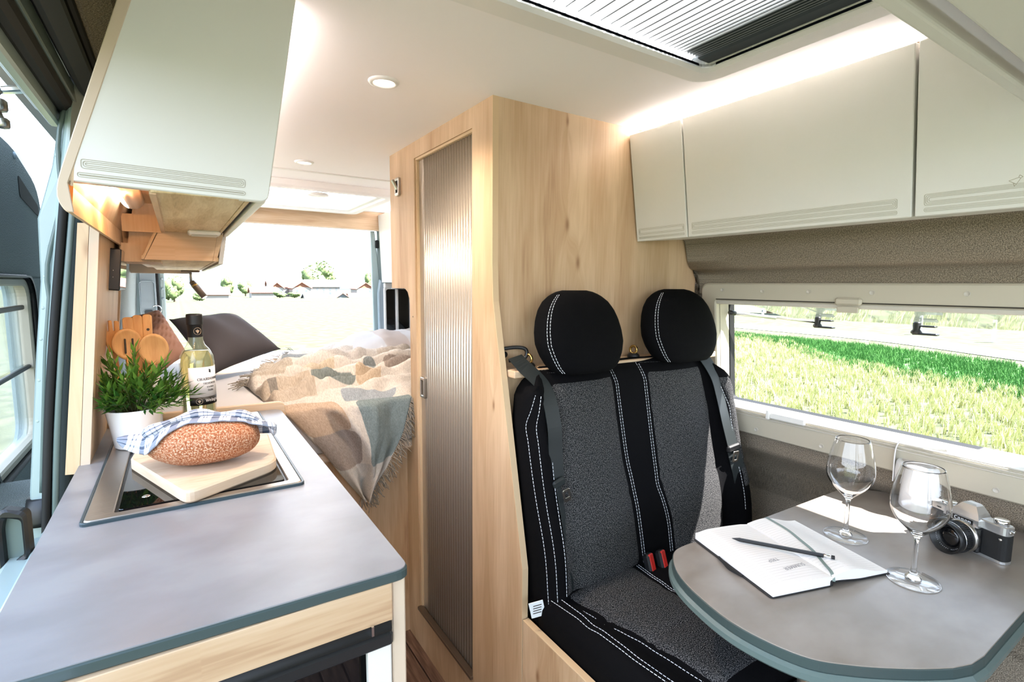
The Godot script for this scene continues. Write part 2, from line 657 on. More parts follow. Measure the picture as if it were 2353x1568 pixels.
# ---------------------------------------------------------------- the van itself
func build_shell():
	var fl = structure(obj("floor", Mb.new().box(V(0.66, -0.04, -0.825), V(1.92, 0.06, 4.85)), M.trim_dark))
	for i in 6:
		obj("plank", Mb.new().box(V(0.285 + i * 0.072, -0.005, -0.1), V(0.068, 0.012, 3.25), 0.003), M.plank, fl)
	# ceiling with the openings for the two roof hatches
	var mb := Mb.new()
	for b in [[-0.3, 1.62, -3.25, -3.08], [-0.3, 0.25, -3.08, -2.45], [0.87, 1.62, -3.08, -2.45], [-0.3, 1.62, -2.45, -0.712], [-0.3, 0.232, -0.712, -0.193], [0.930, 1.62, -0.712, -0.193], [-0.3, 1.62, -0.193, 1.6]]:
		mb.box(V((b[0] + b[1]) / 2, CEIL + 0.025, (b[2] + b[3]) / 2), V(b[1] - b[0], 0.05, b[3] - b[2]))
	structure(obj("ceiling", mb, M.ceiling))
	structure(obj("trim_3", Mb.new().box(V(-0.30, 1.865, -0.825), V(0.10, 0.25, 4.85), 0.03), M.body_teal))  # unseen rail added above the roof edge to keep sun off the sliding door
	structure(obj("trim_1", Mb.new().box(V(0.5, CEIL - 0.001, -2.2), V(1.2, 0.007, 0.014), 0.002), M.plastic_white))
	# left wall behind the sliding door, leaning inwards
	var lp = [Vector2(-0.215, 0.0), Vector2(-0.215, 0.75), Vector2(-0.19, 0.95), Vector2(-0.160, 1.35), Vector2(-0.06, 1.694), Vector2(-0.12, 1.72), Vector2(-0.20, 1.38), Vector2(-0.23, 0.95), Vector2(-0.25, 0.75), Vector2(-0.25, 0.0)]
	structure(obj("wall_left", Mb.new().prism(lp, fr(V(0, 0, -3.22), V(1, 0, 0), V(0, 1, 0)), 1.50), M.felt_blue))
	var wl = group_node("wall_left")
	obj("cab_door", Mb.new().box(V(-0.26, 0.42, 1.25), V(0.1, 0.94, 0.7)), M.felt_blue, wl)
	obj("cab_door", Mb.new().box(V(-0.26, 1.70, 1.25), V(0.1, 0.14, 0.7)), M.felt_blue, wl)
	obj("cab_door", Mb.new().box(V(-0.26, 1.26, 0.94), V(0.1, 0.76, 0.08)), M.felt_blue, wl)
	obj("cab_door", Mb.new().box(V(-0.26, 1.26, 1.56), V(0.1, 0.76, 0.08)), M.felt_blue, wl)
	# beam over the sliding door opening
	var beam = group_node("trim")
	beam.name = "trim_2"
	obj("painted_flange", Mb.new().box(V(-0.183, 1.566, -0.45), V(0.018, 0.03, 1.82), 0.004), M.body_teal, beam)
	obj("rubber_seal", Mb.new().tube([V(-0.163, 1.588, -1.36), V(-0.163, 1.588, 0.46)], 0.016, 10), M.rubber, beam)
	obj("seal_lip", Mb.new().box(V(-0.147, 1.606, -0.45), V(0.008, 0.03, 1.82), 0.002), M.rim, beam)
	obj("beam_plate", Mb.new().box(V(-0.128, 1.632, -0.45), V(0.034, 0.03, 1.82), 0.006, Basis(V(0, 0, 1), 0.5)), M.trim_dark, beam)
	obj("cable_channel", Mb.new().tube([V(-0.108, 1.648, -1.3), V(-0.108, 1.648, 0.46)], 0.007, 8), M.rubber, beam)
	obj("felt_lining", Mb.new().box(V(-0.085, 1.672, -0.45), V(0.06, 0.03, 1.82), 0.01, Basis(V(0, 0, 1), 0.5)), M.felt, beam)
	obj("outer_skin", Mb.new().box(V(-0.2, 1.66, -0.45), V(0.02, 0.17, 1.82), 0.005), M.body_teal, beam)
	# right wall: lower lining, upper lining, the piece ahead of and behind the window
	var up = spline([Vector2(1.15, 1.694), Vector2(1.22, 1.58), Vector2(1.285, 1.47), Vector2(1.325, 1.405), Vector2(1.345, 1.392), Vector2(1.350, 1.375), Vector2(1.358, 1.34), Vector2(1.364, 1.322), Vector2(1.378, 1.306), Vector2(1.408, 1.296), Vector2(1.424, 1.27), Vector2(1.428, 1.225)], 5)
	var lo = spline([Vector2(1.478, 0.83), Vector2(1.485, 0.79), Vector2(1.487, 0.765), Vector2(1.495, 0.742), Vector2(1.545, 0.70), Vector2(1.575, 0.66), Vector2(1.58, 0.60), Vector2(1.575, 0.56), Vector2(1.555, 0.50), Vector2(1.50, 0.46), Vector2(1.47, 0.40), Vector2(1.47, 0.0)], 5)
	var w = group_node("wall_right")
	for q in [[up, 1.70, 1.225, 1.485, 1.40], [lo, 0.83, 0.0, 1.64, 1.555]]:
		var rings = []
		for z in [-1.078, -0.9, -0.6, -0.3, 0.0, 0.3]:
			var r = []
			for p in q[0]:
				r.append(V(p.x, p.y, z))
			r.append(V(q[3], q[2], z))
			r.append(V(q[4], q[1], z))
			rings.append(r)
		var m := Mb.new(true)
		m.loft(rings)
		obj("felt_lining", m, M.felt, w)
	obj("felt_lining", Mb.new().box(V(1.50, 1.03, 0.06), V(0.11, 0.46, 0.5)), M.felt, w)
	obj("felt_lining", Mb.new().box(V(1.50, 1.03, -1.08), V(0.11, 0.46, 0.06)), M.felt, w)
	obj("rear_lining", Mb.new().box(V(1.50, 0.85, -2.15), V(0.16, 1.7, 2.1)), M.felt, w)
	obj("front_lining", Mb.new().box(V(1.53, 0.5, 0.95), V(0.3, 1.0, 1.3)), M.felt, w)
	obj("front_post", Mb.new().box(V(1.53, 1.35, 0.45), V(0.3, 0.7, 0.3)), M.felt, w)
	obj("front_post", Mb.new().box(V(1.53, 1.35, 1.55), V(0.3, 0.7, 0.1)), M.felt, w)
	# bulkhead below the windscreen
	structure(obj("wall_front", Mb.new().box(V(0.65, 0.45, 1.6), V(1.9, 0.9, 0.08)), M.trim_dark))
	build_pillar()

func build_pillar():
	var p = thing("door_pillar", "pale teal painted steel door pillar with spot welds behind the open sliding door gap", "pillar", V(-0.21, 0.0, -1.33))
	var lx = func(y): return lut([[0.0, -0.30], [0.84, -0.264], [1.12, -0.235], [1.37, -0.206], [1.57, -0.171], [1.66, -0.15]], y)
	var rx = func(y): return lut([[0.0, -0.265], [0.84, -0.224], [1.12, -0.203], [1.37, -0.172], [1.57, -0.15], [1.66, -0.135]], y)
	var ys = [0.0, 0.4, 0.84, 1.0, 1.12, 1.25, 1.37, 1.47, 1.57, 1.64]
	# the wider post behind, the narrow flange in front of it
	var rings = []
	var flange = []
	for y in ys:
		var a = lx.call(y)
		var b = rx.call(y)
		var c = lerp(a, b, 0.50)
		rings.append([V(b, y, -1.30), V(b + 0.02, y, -1.42), V(c, y, -1.42), V(c, y, -1.312), V(c + 0.006, y, -1.302)])
		var k = 0.010 if y > 1.3 and y < 1.42 else 0.0
		flange.append([V(c + 0.004, y, -1.318), V(c, y, -1.36), V(a - k, y, -1.36), V(a - k, y, -1.328), V(a - k + 0.003, y, -1.322)])
	obj("post", Mb.new().loft(rings), M.body_teal, p)
	obj("flange", Mb.new().loft(flange), M.body_teal, p)
	var bead := Mb.new(true)
	var path = []
	for i in 25:
		var y = lerp(0.84, 1.6, i / 24.0)
		var dx = 0.006 * sin(i * 0.8) if y > 1.25 else 0.0
		path.append(V(lerp(lx.call(y), rx.call(y), 0.5) + dx, y, -1.312))
	bead.tube(path, 0.004, 6)
	obj("seam_bead", bead, M.rim, p)
	for y in [1.585, 1.535, 1.49, 1.405, 1.365, 1.32, 1.26, 1.2, 1.14, 1.06, 0.98]:
		obj("spot_weld", Mb.new(true).lathe([Vector2(0.0046, 0.0), Vector2(0.0034, 0.0015), Vector2(0.001, 0.0022)], 10, fr(V(lerp(lx.call(y), rx.call(y), 0.24), y, -1.3225), V(1, 0, 0), V(0, 0, 1))), M.body_teal, p)
	for y in [1.22, 1.06, 1.36]:
		obj("spot_weld", Mb.new(true).lathe([Vector2(0.0042, 0.0), Vector2(0.003, 0.0015), Vector2(0.001, 0.002)], 10, fr(V(lerp(lx.call(y), rx.call(y), 0.8), y, -1.3005), V(1, 0, 0), V(0, 0, 1))), M.body_teal, p)
	var b1 = spline([V(-0.165, 1.45, -1.3), V(-0.176, 1.36, -1.295), V(-0.208, 1.1, -1.292), V(-0.232, 0.85, -1.29), V(-0.255, 0.5, -1.29), V(-0.265, 0.0, -1.29)], 6)
	var s1 := Mb.new(true)
	s1.tube(b1, 0.0075, 8)
	obj("black_tube", s1, M.rubber, p)
	var b2 = []
	var b3 = []
	for q in b1:
		b2.append(q + V(0.014, 0, 0.004))
		b3.append(q + V(0.028, 0, 0.002))
	obj("grey_strip", Mb.new(true).tube(b2, 0.006, 8), M.rim, p)
	obj("fuzzy_seal", Mb.new(true).tube(b3, 0.0115, 10), M.seal_fuzz, p)
	for k in 3:
		var b4 = []
		for q in b1:
			b4.append(q + V(0.040 + k * 0.006, 0, -0.004 - k * 0.003))
		obj("seal_rib", Mb.new(true).tube(b4, 0.0042, 6), M.rubber if k != 1 else M.trim_dark, p)
	# black foot, latch and painted sill below it
	obj("foot_bush", Mb.new(true).lathe([Vector2(0.034, 0.0), Vector2(0.036, 0.01), Vector2(0.03, 0.03), Vector2(0.026, 0.05)], 16, Transform3D(Basis(), V(-0.245, 0.775, -1.33))), M.black_plastic, p)
	obj("sill", Mb.new().box(V(-0.245, 0.74, -1.12), V(0.07, 0.06, 0.3), 0.01), M.body_teal, p)
	obj("sill_ridge", Mb.new().box(V(-0.23, 0.775, -1.12), V(0.02, 0.015, 0.28), 0.005), M.body_teal, p)
	obj("carpet_pad", Mb.new().box(V(-0.37, 0.72, -1.55), V(0.12, 0.02, 0.5), 0.005), M.felt_blue, p)
	var lt = thing("door_latch", "black plastic loop latch on the sill below the teal door pillar", "latch", V(-0.26, 0.7, -1.19))
	var lr = rounded([Vector2(-0.022, 0.03), Vector2(0.022, 0.05), Vector2(0.022, 0.14), Vector2(-0.014, 0.15), Vector2(-0.022, 0.12)], 0.01)
	var li = []
	for q in lr:
		li.append(Vector2(q.x * 0.62, 0.09 + (q.y - 0.09) * 0.72))
	obj("loop", Mb.new().frame(lr, li, fr(V(-0.258, 0.715, -1.19), V(1, 0, 0.2), V(0, 1, 0)), 0.02, 0.004), M.black_plastic, lt)
	obj("back_plate", Mb.new().prism(li, fr(V(-0.258, 0.715, -1.192), V(1, 0, 0.2), V(0, 1, 0)), 0.006), M.rim, lt)
	obj("base", Mb.new().box(V(-0.268, 0.735, -1.19), V(0.034, 0.06, 0.04), 0.01), M.black_plastic, lt)

# ---------------------------------------------------------------- the side window
func build_window_side():
	# leaning plane: local x runs to the back (-z), y up the wall, z into the van
	var o = V(1.482, 0.80, -0.625)
	var xf = fr(o, V(0, 0, 1), V(-0.048, 0.46, 0))   # z axis points to -x
	var w = group_node("window_1")
	var W = 0.875
	var H = 0.465
	var outer = rrect(0.0, H / 2, W, H, 0.022, 5)
	var inner = rrect(0.0, H / 2 + 0.012, 0.77, 0.335, 0.012, 5)
	obj("inner_frame", Mb.new(false).frame(outer, inner, xf, 0.022, 0.004), M.window_frame, w)
	# sliding rails: stepped strips along the lower and upper inner edge
	var y0 = H / 2 + 0.012 - 0.335 / 2
	var y1 = H / 2 + 0.012 + 0.335 / 2
	for k in 3:
		obj("rail_rib", Mb.new().box(xf * V(0.0, y0 - 0.010 + k * 0.008 - 0.006, 0.023), V(0.006, 0.0035, 0.765), 0.001), M.plug, w)
	obj("blind_rail", Mb.new().box(xf * V(0.0, y1 - 0.006, 0.016), V(0.008, 0.012, 0.768), 0.002), M.plug, w)
	obj("dark_gap", Mb.new().box(xf * V(0.0, y1 + 0.004, 0.0225), V(0.002, 0.003, 0.765)), M.shadow_gap, w)
	# tinted handle of the blind, centred on the upper edge
	var hd = obj("blind_handle", Mb.new().box(xf * V(0.0, y1 + 0.008, 0.027), V(0.012, 0.02, 0.062), 0.005), M.window_frame, w)
	obj("grip", Mb.new().box(xf * V(0.0, y1 - 0.012, 0.03), V(0.006, 0.016, 0.05), 0.002), M.window_frame, hd)
	obj("blind_catch", Mb.new().box(xf * V(-0.15, y0 + 0.002, 0.030), V(0.01, 0.02, 0.10), 0.003), M.plastic_white, w)
	obj("catch_hook", Mb.new().box(xf * V(-0.205, y0 + 0.004, 0.033), V(0.014, 0.03, 0.012), 0.003), M.plastic_white, w)
	# screw plugs round the frame
	for q in [[-0.36, H - 0.020], [-0.23, H - 0.022], [-0.10, H - 0.022], [0.05, H - 0.022], [0.23, H - 0.022], [0.36, H - 0.022], [-0.415, 0.37], [-0.415, 0.2], [-0.25, 0.020], [-0.06, 0.020], [0.14, 0.020], [0.30, 0.020]]:
		obj("screw_plug", Mb.new(true).lathe([Vector2(0.0062, 0.0), Vector2(0.006, 0.0014), Vector2(0.0052, 0.002), Vector2(0.0048, 0.0012)], 16, fr(xf * V(q[0], q[1], 0.0218), V(0, 0, 1), V(-1, -0.104, 0))), M.plug, w)
	# reveal through the wall and the outer rubber
	var rv = rrect(0.0, H / 2 + 0.012, 0.785, 0.35, 0.014, 5)
	obj("reveal", Mb.new().frame(rv, inner, fr(xf * V(0, 0, -0.05), V(0, 0, 1), V(-0.048, 0.46, 0)), 0.052, 0.0), M.window_frame, w)
	obj("outer_frame", Mb.new().frame(rrect(0.0, H / 2 + 0.012, 0.9, 0.48, 0.03, 5), inner, fr(xf * V(0, 0, -0.075), V(0, 0, 1), V(-0.048, 0.46, 0)), 0.03, 0.0), M.rubber, w)
	# the hinged acrylic pane, pushed open from its top edge
	var hinge = xf * V(0.0, y1, -0.055)
	var ang = deg_to_rad(12.0)
	var dirv = V(cos(ang), -sin(ang), 0.0)
	var pf = fr(hinge, V(0, 0, 1), -dirv)     # y back towards the hinge
	var pane = obj("pane", Mb.new().prism(rrect(0.0, -0.175, 0.77, 0.35, 0.03, 5), fr(pf * V(0, 0, -0.002), V(0, 0, 1), -dirv), 0.004, 0.001), M.pane_tinted, w, "tinted acrylic pane pushed open")
	for q in [[-0.255, -0.30], [0.02, -0.30]]:
		var c = pf * V(q[0], q[1], 0.0)
		var lt = obj("latch", Mb.new(true).lathe([Vector2(0.013, 0.0), Vector2(0.014, 0.006), Vector2(0.009, 0.012), Vector2(0.010, 0.03), Vector2(0.006, 0.034)], 14, fr(c + V(0, -0.034, 0), V(1, 0, 0), V(0, 1, 0))), M.black_plastic, pane)
		lt.mesh = (Mb.new(true).lathe([Vector2(0.013, 0.0), Vector2(0.014, 0.006), Vector2(0.009, 0.012), Vector2(0.010, 0.03), Vector2(0.006, 0.034)], 14, fr(c + V(0, -0.034, 0), V(1, 0, 0), V(0, 1, 0))).sm(false).box(c + V(0.004, -0.012, 0.018), V(0.02, 0.005, 0.055), 0.002).box(c + V(0.0, -0.034, 0.022), V(0.022, 0.006, 0.06), 0.002)).done()
	var s0 = xf * V(-0.372, y1 - 0.045, -0.03)
	var s1 = pf * V(-0.262, -0.30, 0.0) + V(0, -0.02, 0)
	var mid = s0.lerp(s1, 0.52)
	var strut = obj("stay", Mb.new(true).tube([s0, mid], 0.0058, 12), M.silver_body, w, "metal telescopic stay of the open pane")
	obj("rod", Mb.new(true).tube([mid, s1], 0.0028, 8), M.steel, strut)
	obj("end_cap", Mb.new(true).tube([s0, s0.lerp(mid, 0.12)], 0.0075, 12), M.black_plastic, strut)

# ---------------------------------------------------------------- roof hatches
func build_hatches():
	var w = group_node("window_2")
	var c = Vector2(0.581, 0.4525)     # x, -z... local frame: x right, y = -z, z down
	var xf = fr(V(0.0, CEIL, 0.0), V(1, 0, 0), V(0, 0, 1))   # x × z = -y : z axis points down
	var o = rrect(0.581, -0.4525, 0.785, 0.608, 0.045, 5)
	var i = rrect(0.581, -0.4525, 0.682, 0.505, 0.022, 5)
	obj("hatch_frame", Mb.new().frame(o, i, xf, 0.014, 0.006), M.plastic_white, w)
	var i2 = rrect(0.581, -0.4525, 0.66, 0.485, 0.02, 5)
	obj("shaft", Mb.new().frame(rrect(0.581, -0.4525, 0.70, 0.52, 0.03, 5), i, fr(V(0, CEIL + 0.07, 0), V(1, 0, 0), V(0, 0, 1)), 0.075), M.plastic_white, w)
	obj("dome", Mb.new().box(V(0.581, CEIL + 0.085, -0.4525), V(0.74, 0.006, 0.56), 0.002), M.pane, w, "clear roof hatch dome")
	var bl = obj("blind_bar", Mb.new().box(V(0.903, CEIL + 0.012, -0.4525), V(0.036, 0.022, 0.495), 0.004), M.blind_dark, w)
	var x = 0.885
	var k = 0
	while x > 0.25:
		var step = lerpf(0.007, 0.026, clampf((0.885 - x) / 0.28, 0.0, 1.0))
		var m := Mb.new()
		var zz = 0.0
		for s in 1:
			var a = V(x, CEIL + 0.006, -0.698)
			var b = V(x - step * 0.5, CEIL + 0.018, -0.698)
			var d = V(x - step, CEIL + 0.006, -0.698)
			var ax = V(0, 0, 0.492)
			m.quad(a, a + ax, b + ax, b)
			m.quad(b, b + ax, d + ax, d)
		var pl = obj("blind_pleat", m, M.blind if x < 0.85 else M.blind_dark, w)
		obj("fold_shade_line", Mb.new().box(V(x, CEIL + 0.0055, -0.452), V(0.0016, 0.001, 0.492)), M.blind_fold_shade, pl)  # grey line along each fold, the pleat shading put into its colour
		x -= step
		k += 1
	# rear hatch over the bed
	var h = group_node("window_3")
	o = rrect(0.56, -2.765, 0.72, 0.73, 0.04, 5)
	i = rrect(0.56, -2.765, 0.60, 0.61, 0.03, 5)
	obj("hatch_frame", Mb.new().frame(o, i, xf, 0.034, 0.01), M.ceiling, h)
	obj("inner_frame", Mb.new().frame(rrect(0.56, -2.765, 0.63, 0.64, 0.03, 5), rrect(0.56, -2.765, 0.55, 0.55, 0.03, 5), fr(V(0, CEIL + 0.005, 0), V(1, 0, 0), V(0, 0, 1)), 0.03, 0.004), M.plastic_white, h)
	obj("shaft", Mb.new().frame(rrect(0.56, -2.765, 0.66, 0.67, 0.03, 5), i, fr(V(0, CEIL + 0.06, 0), V(1, 0, 0), V(0, 0, 1)), 0.06), M.plastic_white, h)
	obj("dome", Mb.new().box(V(0.56, CEIL + 0.07, -2.765), V(0.70, 0.006, 0.70), 0.002), M.pane, h, "clear roof hatch dome")
	obj("pull_tab", Mb.new(true).lathe([Vector2(0.045, 0.0), Vector2(0.046, 0.006), Vector2(0.04, 0.01)], 24, Transform3D(Basis(), V(0.56, CEIL - 0.045, -2.49))), M.ceiling, h)

# ---------------------------------------------------------------- kitchen block
func build_kitchen():
	var k = thing("kitchen_cabinet", "light wood kitchen base cabinet with a built-in fridge below the grey worktop", "cabinet", V(0.02, 0.0, -1.06))
	# carcass panels
	obj("side_panel", Mb.new().box(V(0.213, 0.443, -1.065), V(0.018, 0.884, 0.96), 0.002), M.wood_pale, k)
	obj("side_panel", Mb.new().box(V(-0.165, 0.443, -1.065), V(0.018, 0.884, 0.96), 0.002), M.wood, k)
	obj("back_panel", Mb.new().box(V(0.02, 0.443, -1.54), V(0.36, 0.884, 0.018)), M.wood, k)
	obj("front_rail", Mb.new().box(V(0.024, 0.860, -0.588), V(0.358, 0.050, 0.016), 0.001), M.wood_across, k)
	obj("front_panel", Mb.new().box(V(-0.12, 0.42, -0.59), V(0.07, 0.83, 0.016), 0.001), M.wood, k)
	# fridge
	var f = obj("fridge", Mb.new().box(V(0.06, 0.43, -0.86), V(0.27, 0.79, 0.5), 0.004), M.black_plastic, k, "black built-in compressor fridge")
	obj("fridge_bar", Mb.new(true).tube([V(-0.085, 0.829, -0.583), V(0.2, 0.829, -0.583)], 0.008, 10), M.rubber, f)
	obj("fridge_frame", Mb.new().box(V(0.058, 0.812, -0.588), V(0.29, 0.018, 0.02), 0.003), M.black_plastic, f)
	obj("fridge_door", Mb.new().box(V(0.062, 0.42, -0.6), V(0.21, 0.76, 0.012), 0.003), M.glass_black, f)
	obj("grey_panel", Mb.new().box(V(0.187, 0.42, -0.588), V(0.030, 0.77, 0.012), 0.002), M.cream, f)
	obj("hinge_pin", Mb.new().box(V(0.176, 0.833, -0.576), V(0.003, 0.012, 0.004)), M.chrome, f)
	var hd = rounded([Vector2(-0.19, 0.0), Vector2(-0.100, 0.0), Vector2(-0.097, 0.024), Vector2(-0.19, 0.024)], 0.008)
	obj("handle", Mb.new().prism(hd, fr(V(0, 0.858, -0.592), V(1, 0, 0), V(0, 1, 0)), 0.034, 0.003), M.chrome, k, "chrome grip")
	# worktop, a continuous slab with a dark edge
	var t = thing("worktop", "pale grey stone-look kitchen worktop with a thin dark edge and rounded corner", "worktop", V(0.02, 0.885, -1.06))
	var poly = rounded([Vector2(-0.178, 0.588), Vector2(0.226, 0.576), Vector2(0.226, 1.545), Vector2(-0.178, 1.545)], [0.012, 0.018, 0.03, 0.0], 5)
	# frame with x right, y = -z, z up
	var xf = func(y): return fr(V(0, y, 0), V(1, 0, 0), V(0, 0, -1))
	var inn = []
	for p in poly:
		inn.append(Vector2(0.024 + (p.x - 0.024) * 0.993, 1.0575 + (p.y - 1.0575) * 0.997))
	obj("edge", Mb.new().prism(poly, xf.call(0.885), 0.0135, 0.002), M.edge_dark, t, "dark worktop edge")
	obj("surface", Mb.new().prism(inn, xf.call(0.8980), 0.002, 0.0005), M.worktop, t)
	# wooden upstand at the back of the worktop
	var u = thing("upstand", "low light wood upstand with a rounded corner at the rear end of the worktop", "upstand", V(0.02, 0.9, -1.56))
	var up = rounded([Vector2(-0.17, 0.60), Vector2(0.24, 0.60), Vector2(0.24, 0.918), Vector2(-0.17, 0.922)], [0, 0, 0.022, 0], 6)
	obj("board", Mb.new().prism(up, fr(V(0, 0, -1.566), V(1, 0, 0), V(0, 1, 0)), 0.018, 0.002), M.wood_across, u)
	# sloping wooden side column that carries the switch panel
	var c = thing("side_column", "tall light wood column panel standing on the worktop left edge beside the door seal", "column", V(-0.16, 0.9, -1.4))
	var xl = func(y): return -0.160 + (y - 0.90) * 0.093
	var rings = []
	for y in [0.9, 1.08, 1.25, 1.372]:
		var x = xl.call(y)
		rings.append([V(x, y, -1.252), V(x, y, -1.70), V(x - 0.014, y, -1.70), V(x - 0.014, y, -1.252)])
	obj("inner_panel", Mb.new().loft(rings), M.wood, c)
	rings = []
	for y in [0.9, 1.08, 1.25, 1.366]:
		var x = xl.call(y) + 0.0006
		rings.append([V(x, y, -1.249), V(x, y, -1.262), V(x - 0.0145, y, -1.262), V(x - 0.0145, y, -1.249)])
	obj("edge_strip", Mb.new().loft(rings), M.wood_pale, c, "pale front edge strip")
	rings = []
	for y in [0.884, 1.08, 1.25, 1.36]:
		var x = xl.call(y) - 0.0148
		rings.append([V(x, y, -1.25), V(x, y, -1.27), V(x - 0.022 + (y - 0.9) * 0.01, y, -1.27), V(x - 0.022 + (y - 0.9) * 0.01, y, -1.256)])
	obj("outer_strip", Mb.new().loft(rings), M.wood, c)
	rings = []
	for y in [0.9, 1.15, 1.44]:
		var x = xl.call(y) + 0.004
		rings.append([V(x, y, -1.70), V(x, y, -1.715), V(x - 0.03, y, -1.715), V(x - 0.03, y, -1.70)])
	obj("rear_post", Mb.new().loft(rings), M.wood, c)
	var s = thing("switch_panel", "small black framed control panel with a glossy display on the wood column", "control panel", V(-0.13, 1.24, -1.5))
	var sx = fr(V(-0.130, 1.233, -1.535), V(0, 0, -1), V(0.093, 1, 0))
	obj("housing", Mb.new().prism(rrect(0.0, 0.047, 0.155, 0.094, 0.003), sx, 0.020, 0.001), M.black_plastic, s)
	obj("display", Mb.new().prism(rrect(0.0, 0.047, 0.150, 0.090, 0.002), fr(sx * V(0, 0, 0.0195), V(0, 0, -1), V(0.093, 1, 0)), 0.0015), M.glass_black, s, "glossy display glass")
	obj("status_led", Mb.new().box(sx * V(-0.0785, 0.03, 0.008), V(0.001, 0.0016, 0.0016)), M.chrome, s)
	obj("status_led", Mb.new().box(sx * V(-0.0785, 0.045, 0.008), V(0.001, 0.0016, 0.0016)), M.chrome, s)

func build_kitchen_overhead():
	var k = thing("kitchen_overhead_cabinet", "cream kitchen overhead cabinet with a sloping end door above the worktop", "cabinet", V(0.0, 1.335, -1.2))
	var xf = fr(V(0, 0, -0.878), V(1, 0, 0), V(0, 1, 0))
	# end door facing the front of the van
	var d = rounded([Vector2(-0.107, 1.377), Vector2(0.121, 1.371), Vector2(0.174, 1.690), Vector2(-0.020, 1.690)], [0.0, 0.012, 0.0, 0.0], 5)
	var door = obj("end_door", Mb.new().prism(d, xf, 0.018, 0.0015), M.cream, k)
	var gm := Mb.new()
	door_lines(gm, fr(V(-0.107, 1.377, -0.8597), V(1, -0.026, 0), V(0, 1, 0)), [[0.012, 0.198, 0.017, 0.029, 3], [0.008, 0.198, 0.006, 0.012, 2]])
	obj("engraved_lines", gm, M.groove, door)
	# wooden side board following the van wall
	var rings = []
	for q in [[-0.86, 0.0], [-1.25, 0.0], [-1.7, 0.0]]:
		var z = q[0]
		var r = []
		for p in rounded([Vector2(-0.0045, 1.69), Vector2(-0.0195, 1.69), Vector2(-0.123, 1.362), Vector2(-0.114, 1.338), Vector2(-0.1065, 1.338), Vector2(-0.108, 1.374)], [0, 0, 0.03, 0.012, 0, 0.0], 4):
			r.append(V(p.x, p.y, z))
		r.reverse()
		rings.append(r)
	obj("side_board", Mb.new().loft(rings), M.wood, k)
	obj("edge_band", Mb.new().prism(rounded([Vector2(-0.0045, 1.69), Vector2(-0.0195, 1.69), Vector2(-0.123, 1.362), Vector2(-0.114, 1.338), Vector2(-0.1045, 1.338), Vector2(-0.108, 1.374)], [0, 0, 0.03, 0.012, 0.0, 0.0], 4), fr(V(0, 0, -0.862), V(1, 0, 0), V(0, 1, 0)), 0.003, 0.001), M.wood_pale, k)
	obj("niche_top", Mb.new().box(V(-0.055, 1.437, -1.17), V(0.085, 0.014, 0.58)), M.wood, k)
	obj("niche_back", Mb.new().box(V(-0.062, 1.388, -1.5), V(0.075, 0.04, 0.012)), M.wood, k)
	obj("niche_shelf", Mb.new().prism([Vector2(-0.11, 1.300), Vector2(-0.03, 1.300), Vector2(-0.03, 1.336), Vector2(-0.11, 1.345)], fr(V(0, 0, -1.72), V(1, 0, 0), V(0, 1, 0)), 0.18), M.wood, k)
	obj("niche_rear", Mb.new().box(V(-0.07, 1.37, -1.62), V(0.1, 0.10, 0.01)), M.wood, k)
	# oak underside and the board behind it
	obj("underside", Mb.new().box(V(0.034, 1.378, -1.18), V(0.115, 0.012, 0.635), 0.001), M.oak, k, "textured oak underside")
	obj("underside_strip", Mb.new().box(V(0.0955, 1.3778, -1.18), V(0.0065, 0.012, 0.635), 0.001), M.oak, k)
	obj("niche_cheek", Mb.new().box(V(-0.0215, 1.40, -1.18), V(0.008, 0.06, 0.62)), M.wood, k)
	# aisle doors: their lower lip shows below
	for q in [[-0.882, -1.56]]:
		var poly = rounded([Vector2(0.1065, 1.371), Vector2(0.1205, 1.371), Vector2(0.171, 1.672), Vector2(0.155, 1.672)], [0.003, 0.006, 0, 0], 3)
		obj("aisle_door", Mb.new().prism(poly, fr(V(0, 0, q[1]), V(1, 0, 0), V(0, 1, 0)), q[0] - q[1], 0.001), M.cream, k)
	obj("lid_gap", Mb.new().box(V(0.1025, 1.383, -1.2), V(0.007, 0.01, 0.66)), M.shadow_gap, k)
	var v = thing("air_vent", "small white louvred vent under the oak underside of the kitchen overhead cabinet", "vent", V(0.060, 1.371, -1.43))
	obj("vent_body", Mb.new().box(V(0.060, 1.367, -1.43), V(0.066, 0.010, 0.05), 0.003), M.plastic_white, v)
	for i in 4:
		obj("louvre", Mb.new().box(V(0.060, 1.3615, -1.413 + -0.011 * i), V(0.052, 0.002, 0.006), 0.0005, Basis(V(1, 0, 0), 0.5)), M.plug, v)
	# lower overhead cabinet above the bed
	var b = thing("bed_overhead_cabinet", "lower wood overhead cabinet above the left side of the bed with chamfered aisle edge", "cabinet", V(0.0, 1.305, -2.1))
	obj("front_face", Mb.new().prism([Vector2(-0.062, 1.305), Vector2(0.078, 1.305), Vector2(0.092, 1.372), Vector2(-0.03, 1.372)], fr(V(0, 0, -1.515), V(1, 0, 0), V(0, 1, 0)), 0.012), M.wood_across, b)
	obj("front_strip", Mb.new().prism([Vector2(0.0785, 1.305), Vector2(0.087, 1.305), Vector2(0.105, 1.372), Vector2(0.0925, 1.372)], fr(V(0, 0, -1.515), V(1, 0, 0), V(0, 1, 0)), 0.011), M.wood_across, b)
	obj("slanted_edge", Mb.new().prism([Vector2(-0.068, 1.305), Vector2(-0.0625, 1.305), Vector2(-0.030, 1.378), Vector2(-0.036, 1.378)], fr(V(0, 0, -1.53), V(1, 0, 0), V(0, 1, 0)), 0.03), M.wood, b)
	obj("underside", Mb.new().box(V(0.012, 1.310, -2.09), V(0.16, 0.010, 1.14)), M.oak, b)
	obj("underside_strip", Mb.new().box(V(0.0845, 1.3085, -2.09), V(0.006, 0.010, 1.14)), M.wood_pale, b)
